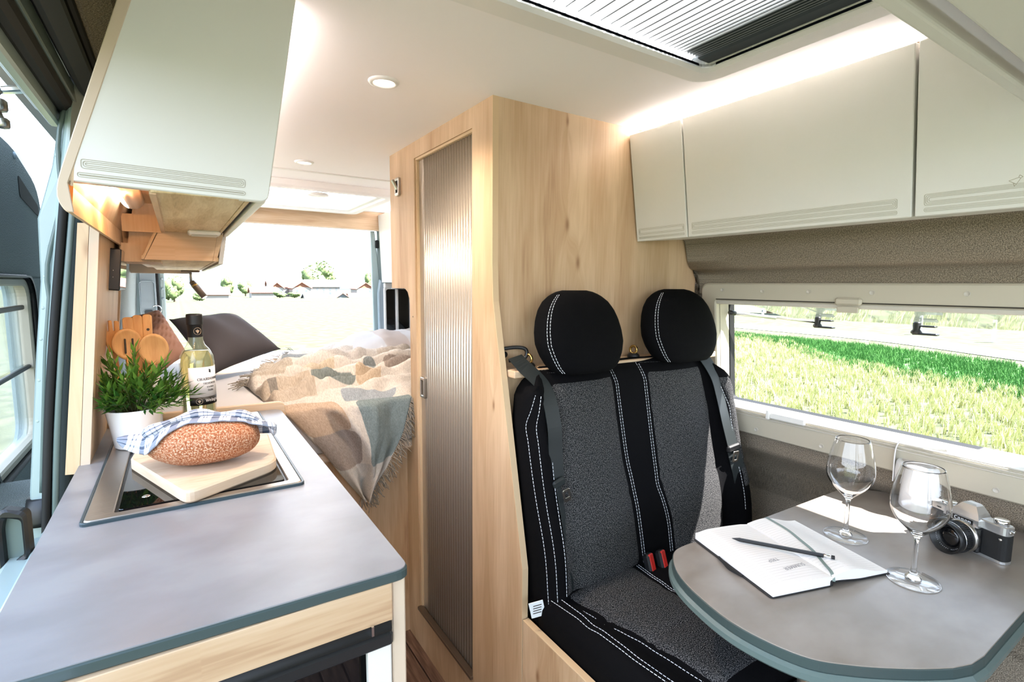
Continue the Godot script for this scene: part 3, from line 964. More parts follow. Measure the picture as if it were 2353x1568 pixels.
	obj("body", Mb.new().prism([Vector2(-0.10, 1.315), Vector2(0.088, 1.315), Vector2(0.146, 1.665), Vector2(-0.04, 1.665)], fr(V(0, 0, -2.66), V(1, 0, 0), V(0, 1, 0)), 1.10), M.wood, b)
	var poly = [Vector2(0.094, 1.300), Vector2(0.105, 1.300), Vector2(0.164, 1.672), Vector2(0.150, 1.672)]
	obj("aisle_door", Mb.new().prism(poly, fr(V(0, 0, -2.66), V(1, 0, 0), V(0, 1, 0)), 1.09, 0.001), M.cream, b)
	obj("lid_gap", Mb.new().box(V(0.091, 1.309, -2.1), V(0.006, 0.008, 1.12)), M.shadow_gap, b)
	obj("end_board", Mb.new().prism([Vector2(-0.16, 1.29), Vector2(0.06, 1.29), Vector2(0.03, 1.335), Vector2(-0.17, 1.335)], fr(V(0, 0, -2.70), V(1, 0, 0), V(0, 1, 0)), 0.03), M.wood_pale, b)

# nested elongated rounded loops engraved in a door: [x0, x1, y0, y1, loops] in metres from its lower left corner
func door_lines(mb, xf, bands):
	for q in bands:
		for l in q[4]:
			var e = l * 0.0022
			var w = q[1] - q[0] - 2.0 * e
			var h = q[3] - q[2] - 2.0 * e
			if h < 0.001:
				continue
			var r = minf(0.003, h * 0.45)
			var o = rrect((q[0] + q[1]) / 2.0, (q[2] + q[3]) / 2.0, w, h, r, 3)
			var i = rrect((q[0] + q[1]) / 2.0, (q[2] + q[3]) / 2.0, w - 0.0012, h - 0.0012, maxf(r - 0.0006, 0.0002), 3)
			mb.frame(o, i, xf, 0.0004)

# ---------------------------------------------------------------- things on the worktop
func build_counter_things():
	var h = thing("hob", "black glass hob and sink with folding glass lids in a brushed steel frame", "hob", V(0.017, 0.9, -1.21))
	var xf = func(y): return fr(V(0, y, 0), V(1, 0, 0), V(0, 0, -1))
	var o = rrect(0.0165, 1.222, 0.307, 0.598, 0.010, 5)
	var oi = rrect(0.0165, 1.222, 0.298, 0.590, 0.008, 5)
	obj("gasket", Mb.new().frame(o, oi, xf.call(0.9), 0.005, 0.001), M.gasket, h)
	obj("steel_frame", Mb.new().frame(oi, rrect(0.024, 1.224, 0.244, 0.558, 0.006, 5), xf.call(0.9), 0.006, 0.0015), M.steel_brushed, h)
	obj("tray", Mb.new().prism(rrect(0.024, 1.222, 0.250, 0.562, 0.006, 4), xf.call(0.9), 0.0022), M.black_plastic, h)
	var g1 = obj("glass_lid", Mb.new().prism(rrect(0.024, 1.117, 0.234, 0.336, 0.006, 5), xf.call(0.902), 0.005, 0.0008), M.glass_black, h)
	var g2 = obj("glass_lid", Mb.new().prism(rrect(0.024, 1.397, 0.234, 0.198, 0.006, 5), xf.call(0.902), 0.005, 0.0008), M.glass_black, h)
	for q in [[-0.075, 1.25, g1], [0.122, 1.33, g2]]:
		obj("lid_knob", Mb.new(true).lathe([Vector2(0.008, 0.0), Vector2(0.0082, 0.002), Vector2(0.006, 0.004)], 16, Transform3D(Basis(), V(q[0], 0.907, -q[1]))), M.black_plastic, q[2])
	obj("reflector_badge", Mb.new(true).lathe([Vector2(0.006, 0.0), Vector2(0.004, 0.001)], 12, Transform3D(Basis(), V(-0.06, 0.907, -0.99))), M.chrome, g1)
	# cutting board
	var cb = thing("cutting_board", "six-sided pale wooden cutting board lying on the black glass hob", "cutting board", V(0.02, 0.907, -1.11))
	var cp = rounded([Vector2(-0.090, 1.150), Vector2(-0.006, 0.912), Vector2(0.138, 1.003), Vector2(0.150, 1.215), Vector2(0.060, 1.320), Vector2(-0.075, 1.300)], [0.014, 0.022, 0.026, 0.02, 0.02, 0.02], 5)
	obj("board", Mb.new().prism(cp, xf.call(0.907), 0.020, 0.003), M.board_wood, cb)
	# loaf
	var bc = V(0.028, 0.967, -1.062)
	var br = thing("bread_loaf", "oval brown bread loaf dusted with flour on the wooden cutting board", "bread", V(0.028, 0.927, -1.062))
	var ba = -0.22
	var bx = V(cos(ba), 0, -sin(ba))
	var bz = V(sin(ba), 0, cos(ba))
	var nz := FastNoiseLite.new()
	nz.seed = 5
	nz.frequency = 9.0
	var rings = []
	var loaf = func(a, e, k):
		# a along the loaf, e round it
		var cx = sin(a)
		var rr = pow(maxf(0.0, cos(a)), 0.78)
		var p = V(cx * 0.088, 0, 0)
		var s = sin(e)
		p.y = rr * (s * 0.041 if s > 0.0 else s * 0.040)
		p.z = rr * cos(e) * 0.064
		p *= k
		var n = nz.get_noise_3d(p.x * 1.6, p.y * 1.6, p.z * 1.6)
		p *= 1.0 + 0.035 * n
		return bc + bx * p.x + Vector3.UP * p.y + bz * p.z
	for j in 33:
		var a = lerpf(-PI / 2 + 0.02, PI / 2 - 0.02, j / 32.0)
		var r = []
		for i in 40:
			# counter-clockwise round +x
			var e = TAU * i / 40.0
			var q = loaf.call(a, e, 1.0)
			# e = 0 points to +z, which turns towards +y: clockwise round +x, so run it backwards
			r.append(q)
		r.reverse()
		rings.append(r)
	obj("crust", Mb.new(true).loft(rings), M.crust, br)
	# tea towel hugging the back and left end of the loaf
	var tw = thing("tea_towel", "blue and white checked tea towel wrapped behind the bread loaf", "towel", V(0.028, 0.927, -1.09))
	var g = []
	for j in 27:
		var row = []
		for i in 41:
			var u = i / 40.0
			var v = j / 26.0
			var a = lerpf(-1.50, 1.40, u)
			# from low behind the loaf over its back to the ridge; wraps further round at the left end
			var e1 = lerpf(2.7, 1.45, smoothstep(0.0, 0.25, u)) - 0.0 + 0.25 * smoothstep(0.75, 1.0, u)
			e1 = lerpf(-0.40, 1.22, smoothstep(0.12, 0.46, u)) + 0.08 * sin(u * 9.0)
			e1 = lerpf(e1, 1.15, smoothstep(0.7, 1.0, u))
			var e = lerpf(PI + 0.25, e1, v)
			var k = 1.05 + 0.035 * absf(sin(u * 17.0 + v * 3.0)) + 0.05 * smoothstep(0.86, 1.0, v) * absf(sin(u * 23.0))
			var p = loaf.call(a, e, k)
			if u < 0.12:
				p += -bx * (0.12 - u) * 0.30 + Vector3.UP * (0.12 - u) * 0.1
			if u > 0.86:
				p += bx * (u - 0.86) * 0.16 + Vector3.UP * 0.03 * (u - 0.86) * sin(v * 9.0) * 3.0
			p.y = maxf(p.y, 0.929)
			row.append(p)
		g.append(row)
	obj("cloth", Mb.new(true).grid(g, 0.0025, true), M.towel if M.has("towel") else towel_mat(), tw)
	# a rolled fold of the towel over the ridge of the loaf
	var fold = []
	for i in 22:
		var u = i / 21.0
		var a = lerpf(-1.05, 1.25, u)
		fold.append(loaf.call(a, lerpf(1.0, 1.75, smoothstep(0.0, 0.5, u)), 1.09 + 0.03 * sin(u * 8.0)) + Vector3.UP * 0.002)
	var rad = []
	for i in 22:
		rad.append(0.0075 + 0.0035 * sin(i * 0.9))
	obj("rolled_fold", Mb.new(true).tube(fold, rad, 10), M.towel, tw)
	build_plant()
	build_utensils()
	build_bottle()

func towel_mat():
	var n = 256
	var im := Image.create(n, n, false, Image.FORMAT_RGB8)
	for y in n:
		for x in n:
			var c = rgb8(232, 234, 240)
			var d = rgb8(44, 56, 78)
			var s = 0.0
			# broad check bands with a woven look
			var bx = fmod(x, 64)
			var by = fmod(y, 64)
			if bx < 26:
				s += 0.62
			if by < 20:
				s += 0.42
			if bx > 36 and bx < 40 or bx > 46 and bx < 49:
				s += 0.5
			if by > 32 and by < 35 or by > 44 and by < 47:
				s += 0.4
			if (x / 2 + y / 2) % 2 == 0:
				s *= 0.75
			im.set_pixel(x, y, c.lerp(d, clampf(s, 0, 0.95)))
	var m = mat("towel", Color.WHITE, 0.95)
	m.albedo_texture = ImageTexture.create_from_image(im)
	m.uv1_scale = V(2.2, 1.5, 1)
	return m

func build_plant():
	var c = V(-0.090, 0.907, -1.322)
	var t = thing("potted_plant", "bushy green plant in a tapered white pot beside the wood column", "plant", c)
	obj("pot", Mb.new(true).lathe([Vector2(0.034, 0.0), Vector2(0.0375, 0.003), Vector2(0.0425, 0.04), Vector2(0.0490, 0.077), Vector2(0.0505, 0.080), Vector2(0.0505, 0.082), Vector2(0.0475, 0.082), Vector2(0.046, 0.07)], 40, Transform3D(Basis(), c), true, false), M.white_ceramic, t)
	obj("soil", Mb.new(true).lathe([Vector2(0.046, 0.0), Vector2(0.03, 0.006), Vector2(0.002, 0.008)], 20, Transform3D(Basis(), c + V(0, 0.068, 0))), M.soil, t)
	var r := RandomNumberGenerator.new()
	r.seed = 77
	for s in 74:
		var az = s * 2.39996 + r.randf_range(-0.3, 0.3)
		var k = sqrt((s + 0.5) / 74.0)
		var lean = k * 1.22 + r.randf_range(-0.12, 0.12)
		var len = lerpf(0.128, 0.082, k) * r.randf_range(0.75, 1.08)
		var d = V(cos(az) * sin(lean), cos(lean), sin(az) * sin(lean))
		var root = c + V(cos(az) * 0.030 * k, 0.072, sin(az) * 0.030 * k)
		var tip = root + d * len + V(0, -0.012 * k, 0)
		if tip.x < -0.140:
			tip.x = -0.136 + r.randf_range(-0.003, 0.008)
		var mid = root.lerp(tip, 0.5) + V(0, 0.012 * k, 0)
		var path = spline([root, mid, tip], 4)
		obj("stem", Mb.new(true).tube(path, 0.0009, 4), M.stem, t)
		var m := Mb.new(false)
		var leaves = r.randi_range(13, 17)
		for l in leaves:
			var u = lerpf(0.25, 1.0, float(l) / (leaves - 1))
			var p = root.lerp(mid, u * 2.0) if u < 0.5 else mid.lerp(tip, u * 2.0 - 1.0)
			var a2 = l * 2.4 + r.randf()
			var side = d.cross(Vector3.UP if absf(d.y) < 0.95 else Vector3.RIGHT).normalized()
			var side2 = side.cross(d)
			var out = (side * cos(a2) + side2 * sin(a2)) * lerpf(0.95, 0.45, u) + d * lerpf(0.5, 1.0, u)
			out = (out + V(0, 0.15, 0)).normalized()
			var ll = r.randf_range(0.020, 0.031) * lerpf(0.85, 1.05, u)
			var ww = ll * r.randf_range(0.12, 0.17)
			var wd = out.cross(V(r.randf_range(-0.4, 0.4), 1, r.randf_range(-0.4, 0.4))).normalized()
			var nn = wd.cross(out).normalized()
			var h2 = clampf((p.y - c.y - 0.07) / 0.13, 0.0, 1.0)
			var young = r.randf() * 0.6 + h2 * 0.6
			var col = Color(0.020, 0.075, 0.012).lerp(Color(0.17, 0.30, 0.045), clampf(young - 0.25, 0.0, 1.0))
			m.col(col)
			var q = p + out * ll
			if q.x < -0.1455:
				continue
			var e = p + out * ll * 0.45
			var dip = nn * ll * 0.05
			m.quad(p, e + wd * ww, q - nn * ll * 0.10, e - dip)
			m.quad(p, e - dip, q - nn * ll * 0.10, e - wd * ww)
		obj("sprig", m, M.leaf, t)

func build_utensils():
	var hc = V(-0.085, 0.907, -1.452)
	var hold = thing("utensil_holder", "white ceramic utensil jar half hidden behind the plant foliage", "jar", hc)
	obj("jar", Mb.new(true).lathe([Vector2(0.036, 0.0), Vector2(0.040, 0.004), Vector2(0.042, 0.12), Vector2(0.041, 0.124), Vector2(0.037, 0.12), Vector2(0.036, 0.01)], 30, Transform3D(Basis(), hc), true, true), M.white_ceramic, hold)
	# spoon-like heads: [kind, base offset, head centre, half width, half height, yaw, label]
	var defs = [
		["wooden_spoon", V(0.016, 0.02, 0.010), V(-0.053, 1.098, -1.425), 0.0295, 0.037, 0.0, "round wooden spoon nearest the camera in the utensil jar", "spoon"],
		["slotted_spoon", V(-0.012, 0.02, 0.012), V(-0.101, 1.112, -1.432), 0.0290, 0.036, 0.25, "wooden slotted spoon in the utensil jar left of the round spoon", "spoon"],
		["wooden_fork", V(-0.026, 0.02, -0.004), V(-0.131, 1.128, -1.460), 0.0150, 0.034, 0.5, "wooden fork with notched tip leaning on the column at the left of the jar", "fork"],
	]
	for q in defs:
		var t = thing(q[0], q[6], q[7], hc + V(q[1].x, 0.012, q[1].z), "")
		var b = hc + V(q[1].x, 0.012, q[1].z)
		var c = q[2]
		var yv = (c - b).normalized()
		var xv = V(cos(q[5]), 0, -sin(q[5]))
		var xf = fr(c, xv, yv)
		obj("handle", Mb.new(true).tube([b, b.lerp(c, 0.5), c - yv * q[4] * 0.8], 0.0048, 8), M.spoon_wood, t)
		var m := Mb.new(true)
		var rings = []
		for k in 7:
			var s = [0.0, 0.55, 0.85, 1.0, 0.96, 0.8, 0.02][k]
			var zz = [-0.0085, -0.0075, -0.004, 0.0, 0.0022, 0.0, -0.0025][k]
			var r = []
			for i in 28:
				var a = TAU * i / 28.0
				var ox = cos(a) * q[3] * maxf(s, 0.02)
				var oy = sin(a) * q[4] * maxf(s, 0.02)
				if oy < 0.0:
					ox *= 1.0 - 0.25 * pow(absf(sin(a)), 2.0)
				r.append(xf * V(ox, oy, zz))
			rings.append(r)
		m.loft(rings)
		if q[0] != "wooden_fork":
			obj("bowl", m, M.spoon_wood, t)
		else:
			var fp = rounded([Vector2(-0.008, -0.034), Vector2(0.008, -0.034), Vector2(0.016, 0.0), Vector2(0.0155, 0.034), Vector2(0.008, 0.036), Vector2(0.006, 0.012), Vector2(0.003, 0.012), Vector2(0.002, 0.037), Vector2(-0.004, 0.037), Vector2(-0.005, 0.012), Vector2(-0.008, 0.012), Vector2(-0.009, 0.034), Vector2(-0.0155, 0.031), Vector2(-0.016, 0.0)], 0.002, 2)
			obj("tines", Mb.new().prism(fp, xf, 0.006, 0.001), M.spoon_wood, t)
		if q[0] == "slotted_spoon":
			for k in 2:
				obj("slot", Mb.new().box(xf * V(-0.004 + k * 0.014, -0.004, 0.0012), V(0.0035, 0.034, 0.004), 0.001, xf.basis), M.shadow_gap, t)
	# three spatula handles standing up at the back
	var hx = [[-0.086, 1.142, 0.0105], [-0.066, 1.146, 0.0095], [-0.049, 1.147, 0.0095]]
	var lab = ["flat wooden spatula handle at the back left of the utensil jar", "middle one of the three flat wooden handles behind the spoons", "flat wooden handle with a hanging hole at the back right of the jar"]
	for i in 3:
		var b = hc + V(-0.015 + i * 0.016, 0.012, -0.015)
		var t = thing("wooden_spatula", lab[i], "spatula", b)
		var c = V(hx[i][0], hx[i][1], -1.478 - i * 0.004)
		var xf = fr(b, V(1, 0, 0.1 * i), c - b)
		var L = (c - b).length() + 0.028
		var sh = rounded([Vector2(-0.005, 0.0), Vector2(0.005, 0.0), Vector2(hx[i][2], L - 0.045), Vector2(hx[i][2], L), Vector2(-hx[i][2], L), Vector2(-hx[i][2], L - 0.045)], [0, 0, 0.01, 0.008, 0.008, 0.01], 4)
		obj("blade", Mb.new().prism(sh, xf, 0.006, 0.0015), M.spoon_wood, t)
		if i == 2:
			obj("hanging_hole", Mb.new().lathe([Vector2(0.0032, 0.0), Vector2(0.0032, 0.0006)], 12, fr(xf * V(0.002, L - 0.036, 0.006), V(1, 0, 0), V(0, 0, 1))), M.shadow_gap, t)

func build_bottle():
	var c = V(0.030, 0.9075, -1.435)
	var t = thing("wine_bottle", "clear white wine bottle with black cap and white label behind the bread", "bottle", c)
	var K = 0.895
	var xf = Transform3D(Basis().scaled(V(1, K, 1)), c)
	var prof = [Vector2(0.030, 0.0), Vector2(0.0355, 0.004), Vector2(0.0365, 0.02), Vector2(0.0365, 0.172), Vector2(0.0345, 0.190), Vector2(0.028, 0.206), Vector2(0.019, 0.219), Vector2(0.0155, 0.232), Vector2(0.0150, 0.290)]
	obj("glass", Mb.new(true).lathe(prof, 48, xf, true, true), M.bottle_glass, t)
	var inner = [Vector2(0.004, 0.012), Vector2(0.028, 0.005), Vector2(0.0335, 0.01), Vector2(0.0340, 0.172), Vector2(0.032, 0.188), Vector2(0.026, 0.203), Vector2(0.0255, 0.2035)]
	obj("wine", Mb.new(true).lathe(inner, 40, xf), M.wine, t, "pale yellow wine")
	obj("capsule", Mb.new(true).lathe([Vector2(0.0155, 0.240), Vector2(0.0158, 0.241), Vector2(0.0160, 0.272), Vector2(0.0172, 0.273)], 36, xf, false, false), M.paint_black, t)
	var cap := Mb.new(true)
	var cpf = [Vector2(0.0172, 0.273)]
	for i in 7:
		cpf.append(Vector2(0.0176, 0.274 + i * 0.0036))
		cpf.append(Vector2(0.0170, 0.2758 + i * 0.0036))
	cpf.append(Vector2(0.0166, 0.3005))
	cpf.append(Vector2(0.012, 0.3015))
	cap.lathe(cpf, 36, xf)
	obj("screw_cap", cap, M.paint_black, t)
	# label: a curved patch round the right-hand front; its middle faces the aisle side
	var mid = deg_to_rad(41.0)
	var patch = func(r, a0, a1, y0, y1):
		var g = []
		for j in 2:
			var row = []
			for i in 25:
				var a = lerpf(a0, a1, i / 24.0)
				row.append(c + V(r * sin(a), lerpf(y0, y1, j) * K, r * cos(a)))
			g.append(row)
		return Mb.new(true).grid(g, 0.0003)
	var lb = obj("label", patch.call(0.0369, mid - 1.27, mid + 1.27, 0.082, 0.162), M.paper, t, "white printed label")
	obj("label_band", patch.call(0.0371, mid - 1.27, mid + 1.27, 0.061, 0.0825), M.paint_black, t, "black lower label band")
	var put = func(s, size, y, off, m, font, weight, italic, r, who):
		var tm = text_mesh(s, 0.01, 0.0003, font, weight, italic)
		tm.pixel_size *= size / tm.get_aabb().size.x
		var arr = tm.get_mesh_arrays()
		var vs = arr[Mesh.ARRAY_VERTEX]
		var ns = arr[Mesh.ARRAY_NORMAL]
		for i in vs.size():
			var a = mid + off + vs[i].x / r
			var rr = r + vs[i].z + 0.0003
			ns[i] = V(sin(a), 0, cos(a)) if ns[i].z > 0.5 else V(cos(a), 0, -sin(a))
			vs[i] = c + V(rr * sin(a), y * K + vs[i].y, rr * cos(a))
		arr[Mesh.ARRAY_VERTEX] = vs
		arr[Mesh.ARRAY_NORMAL] = ns
		arr[Mesh.ARRAY_TANGENT] = null
		var am := ArrayMesh.new()
		am.add_surface_from_arrays(Mesh.PRIMITIVE_TRIANGLES, arr)
		obj("lettering", am, m, who)
	put.call("CHARDONNAY", 0.058, 0.130, 0.0, M.paint_black, "Droid Serif", 700, false, 0.0370, lb)
	put.call("TREVENEZIE", 0.034, 0.118, 0.0, M.paint_black, "Droid Serif", 400, false, 0.0370, lb)
	put.call("trocken", 0.018, 0.1085, 0.0, M.shadow_gap, "Droid Serif", 400, true, 0.0370, lb)
	put.call("Italia", 0.014, 0.0995, 0.0, M.shadow_gap, "Droid Serif", 400, true, 0.0370, lb)
	put.call("Weingut", 0.036, 0.0725, 0.10, M.paper, "Droid Serif", 400, true, 0.0372, t)
	# crest and round seals
	var seal = func(ca, y, r, s, m, who):
		var pts = []
		for k in 25:
			var a = TAU * k / 24.0
			var b = ca + cos(a) * s / r
			pts.append(c + V(r * sin(b), y * K + sin(a) * s, r * cos(b)))
		obj("seal", Mb.new(true).tube(pts, 0.00035, 4), m, who)
		for k in 7:
			var b = ca + [0.0, -0.35, 0.35, -0.18, 0.18, 0.0, 0.0][k] * s / r
			var yy = y * K + [0.32, 0.12, 0.12, -0.15, -0.15, -0.45, 0.0][k] * s
			obj("grape", Mb.new(true).lathe([Vector2(s * 0.17, -0.0002), Vector2(s * 0.12, 0.0004), Vector2(0.0001, 0.0006)], 8, fr(c + V(r * sin(b), yy, r * cos(b)), V(cos(b), 0, -sin(b)), V(sin(b), 0, cos(b)))), m, who)
	seal.call(deg_to_rad(18.0), 0.256, 0.0162, 0.0082, M.board_wood, t)
	seal.call(mid - 0.72, 0.0718, 0.0374, 0.0068, M.plug, t)
	for k in 4:
		var a = mid + [-0.035, 0.035, -0.035, 0.035][k]
		var y = 0.1495 + [0.0, 0.0028, 0.0045, -0.0015][k]
		obj("crest", Mb.new().box(c + V(0.0372 * sin(a), y * K, 0.0372 * cos(a)), V(0.0022, 0.0036, 0.0004), 0, Basis(Vector3.UP, a)), M.gasket if k % 2 else M.paint_black, lb)

# ---------------------------------------------------------------- bed across the rear of the van
func cushion_mesh(tl, tr, br, bl, puff, quilt = 0.0):
	var m := Mb.new(true)
	var n = 28
	for side in 2:
		var g = []
		for j in n + 1:
			var row = []
			for i in n + 1:
				var u = float(i) / n
				var v = float(j) / n
				var a = 1.0 - pow(absf(2.0 * u - 1.0), 2.6)
				var b = 1.0 - pow(absf(2.0 * v - 1.0), 2.6)
				var h = pow(maxf(a * b, 0.0), 0.55) * puff
				# the edges draw in between the pointed corners
				var uu = 0.5 + (u - 0.5) * (1.0 - 0.10 * (1.0 - pow(absf(2.0 * v - 1.0), 2.0)))
				var vv = 0.5 + (v - 0.5) * (1.0 - 0.10 * (1.0 - pow(absf(2.0 * u - 1.0), 2.0)))
				var p = bl.lerp(br, uu).lerp(tl.lerp(tr, uu), vv)
				var nn = (br - bl).cross(tl - bl).normalized()
				if quilt > 0.0:
					h *= 1.0 - quilt * pow(1.0 - absf(sin((u * 0.35 + v) * 22.0)), 3.0)
				else:
					h += 0.004 * sin(u * 14.0 + v * 5.0) * a * b
				row.append(p + nn * (h if side == 0 else -h * 0.7))
			g.append(row)
		m.grid(g, 0.0, side == 1)
	return m

func build_bed():
	var b = thing("bed", "wide bed across the rear of the van with white sheeted mattress on a wood base", "bed", V(0.6, 0.0, -2.4))
	obj("base_panel", Mb.new().box(V(0.445, 0.345, -1.67), V(0.40, 0.69, 0.016)), M.wood, b)
	obj("bed_board", Mb.new().box(V(0.60, 0.705, -2.39), V(1.5, 0.03, 1.53), 0.006), M.wood_pale, b)
	var mt := Mb.new(true)
	var rings = []
	for q in [[0.722, 0.012], [0.735, 0.0], [0.84, 0.0], [0.862, 0.008], [0.872, 0.03]]:
		var r = []
		for p in rrect(0.60, 2.39, 1.5 - 2 * q[1], 1.545 - 2 * q[1], 0.05, 5):
			r.append(V(p.x, q[0], -p.y))
		rings.append(r)
	mt.loft(rings)
	obj("mattress", mt, M.white_cloth, b, "mattress in a white sheet")
	# blanket: hangs over the near edge and lies in folds on top
	var bk = thing("blanket", "fringed beige, teal and brown checked blanket hanging over the near edge of the bed", "blanket", V(0.45, 0.56, -1.6))
	var nz := FastNoiseLite.new()
	nz.seed = 12
	nz.frequency = 2.2
	nz.fractal_octaves = 3
	var L = [[0.0, V(0.462, 0.566, -1.590)], [0.1, V(0.448, 0.585, -1.592)], [0.4, V(0.405, 0.645, -1.595)], [0.7, V(0.338, 0.750, -1.598)], [1.0, V(0.248, 0.868, -1.606)]]
	var R = [[0.0, V(0.478, 0.562, -1.585)], [0.1, V(0.492, 0.585, -1.584)], [0.35, V(0.545, 0.655, -1.584)], [0.65, V(0.602, 0.758, -1.588)], [0.9, V(0.634, 0.852, -1.600)], [1.0, V(0.642, 0.872, -1.606)]]
	var g = []
	var hang = 22
	for j in hang:
		var v = float(j) / (hang - 1)
		var a = lut(L, v)
		var c = lut(R, v)
		var row = []
		for i in 49:
			var u = i / 48.0
			var p = a.lerp(c, u)
			var w = sin(u * PI)
			p.z += w * (0.042 * sin(u * 10.0 + v * 2.0) * (1.0 - v * 0.5) + 0.020 * nz.get_noise_2d(u * 1.4, v * 0.7)) + 0.014 * w
			# the big fold that runs down from the left
			p.z += 0.05 * exp(-pow((u - 0.50 + (v - 0.6) * 0.35) / 0.06, 2.0)) * v
			row.append(p)
		g.append(row)
	var xl = [[1.60, 0.245], [1.75, 0.215], [2.11, 0.185], [2.5, 0.34], [3.0, 0.53]]
	var xr = [[1.60, 0.640], [1.64, 0.66], [2.0, 0.86], [2.4, 1.0], [3.0, 1.1]]
	for j in 54:
		var v = float(j) / 53.0
		var z = 1.615 + v * 1.36
		var row = []
		for i in 49:
			var u = i / 48.0
			var x = lerpf(lut(xl, z), lut(xr, z), u)
			var q = -z + 0.40 * (x - 0.4) + 0.05 * nz.get_noise_2d(x * 1.3, z * 0.8)
			var y = 0.880
			for f in [[-1.70, 0.018, 0.028], [-1.81, 0.046, 0.038], [-1.94, 0.056, 0.036], [-2.09, 0.066, 0.042], [-2.30, 0.060, 0.05], [-2.52, 0.045, 0.06], [-2.74, 0.045, 0.055]]:
				var d = (q - f[0]) / f[2]
				y += f[1] * exp(-d * d) * (0.65 + 0.7 * nz.get_noise_2d(x * 1.1 + f[0] * 3.0, 4.0) + 0.25)
			y += 0.026 * nz.get_noise_2d(x * 2.5, z * 2.5) + 0.006
			y += 0.012 * sin(x * 21.0 + z * 9.0) * nz.get_noise_2d(x * 0.8 + 7.0, z * 0.8)
			# settle at the edge of the mattress and at the loose sides
			y = lerpf(0.8745, maxf(y, 0.8765), smoothstep(0.0, 0.06, v) * smoothstep(0.0, 0.05, minf(u, 1.0 - u) + 0.01))
			row.append(V(x, y, -z))
		g.append(row)
	obj("cloth", Mb.new(true).grid(g, 0.003), blanket_mat(), bk)
	var fm := Mb.new(true)
	var r := RandomNumberGenerator.new()
	r.seed = 9
	var edge = []
	for j in range(0, hang, 1):
		for k in 3:
			var p = g[j][48].lerp(g[mini(j + 1, hang - 1)][48], k / 3.0)
			edge.append([p, V(0.55, -0.75, 0.25)])
	for e in edge:
		for s in 2:
			tassel(fm, e[0], e[1], r, 0.040)
	for s in 9:
		tassel(fm, g[0][24], V(0.0, -1.0, 0.15), r, 0.045)
	var f1 = obj("fringe", fm, M.fringe, bk, "knotted fringe along the hanging edge")
	f1.set_meta("kind", "stuff")
	var fm2 := Mb.new(true)
	for j in range(hang + 16, hang + 54):
		for k in 2:
			var p = g[j][0].lerp(g[mini(j + 1, hang + 53)][0], k / 2.0)
			for s in 2:
				tassel(fm2, p + V(0, 0.006, 0), V(-0.8, 0.12, 0.35), r, 0.05)
	var f2 = obj("fringe", fm2, M.fringe, bk)
	f2.set_meta("kind", "stuff")
	# duvet heaped at the far right
	var dv = thing("duvet", "white duvet with beige panels heaped at the far right of the bed", "duvet", V(0.9, 0.872, -2.85))
	g = []
	for j in 30:
		var v = j / 29.0
		var row = []
		for i in 36:
			var u = i / 35.0
			var x = 0.57 + u * 0.76
			var z = 2.50 + v * 0.60
			var h = smoothstep(0.0, 0.42, u) * sin(PI * clampf(v * 0.92 + 0.06, 0, 1))
			h *= 1.0 + 0.20 * nz.get_noise_2d(x * 2.0, z * 1.4)
			h += 0.20 * exp(-pow((u - 0.62 - 0.28 * v) / 0.05, 2.0)) * sin(PI * v)
			h += 0.12 * exp(-pow((u - 0.40 - 0.2 * v) / 0.04, 2.0)) * sin(PI * v)
			row.append(V(x, 0.874 + maxf(0.0, h) * 0.118, -z))
		g.append(row)
	obj("cover", Mb.new(true).grid(g, 0.004), duvet_mat(), dv)
	var p1 = thing("dark_pillow", "dark charcoal pillow propped on the bed behind the wine bottle", "pillow", V(0.15, 0.88, -2.4))
	obj("cover", cushion_mesh(V(-0.036, 1.104, -2.5), V(0.21, 1.112, -2.62), V(0.372, 0.962, -2.45), V(0.08, 0.895, -2.22), 0.068), M.pillow_dark, p1)
	var p2 = thing("brown_cushion", "brown quilted velvet cushion behind the potted plant", "cushion", V(-0.05, 0.88, -2.25))
	obj("cover", cushion_mesh(V(-0.172, 1.12, -2.36), V(-0.065, 1.146, -2.42), V(0.022, 0.985, -2.25), V(-0.105, 0.897, -2.08), 0.06, 0.22), M.pillow_brown, p2)

func tassel(m, p, d, r, len):
	var dd = (d + V(r.randf_range(-0.5, 0.5), r.randf_range(-0.35, 0.35), r.randf_range(-0.3, 0.3))).normalized()
	var l = len * r.randf_range(0.6, 1.1)
	var q = p + dd * l * 0.5 + V(r.randf_range(-0.004, 0.004), r.randf_range(-0.004, 0.004), r.randf_range(-0.003, 0.003))
	var e = p + dd * l + V(r.randf_range(-0.008, 0.008), -0.006, r.randf_range(-0.004, 0.004))
	m.tube(spline([p, q, e], 3), 0.0013, 4)

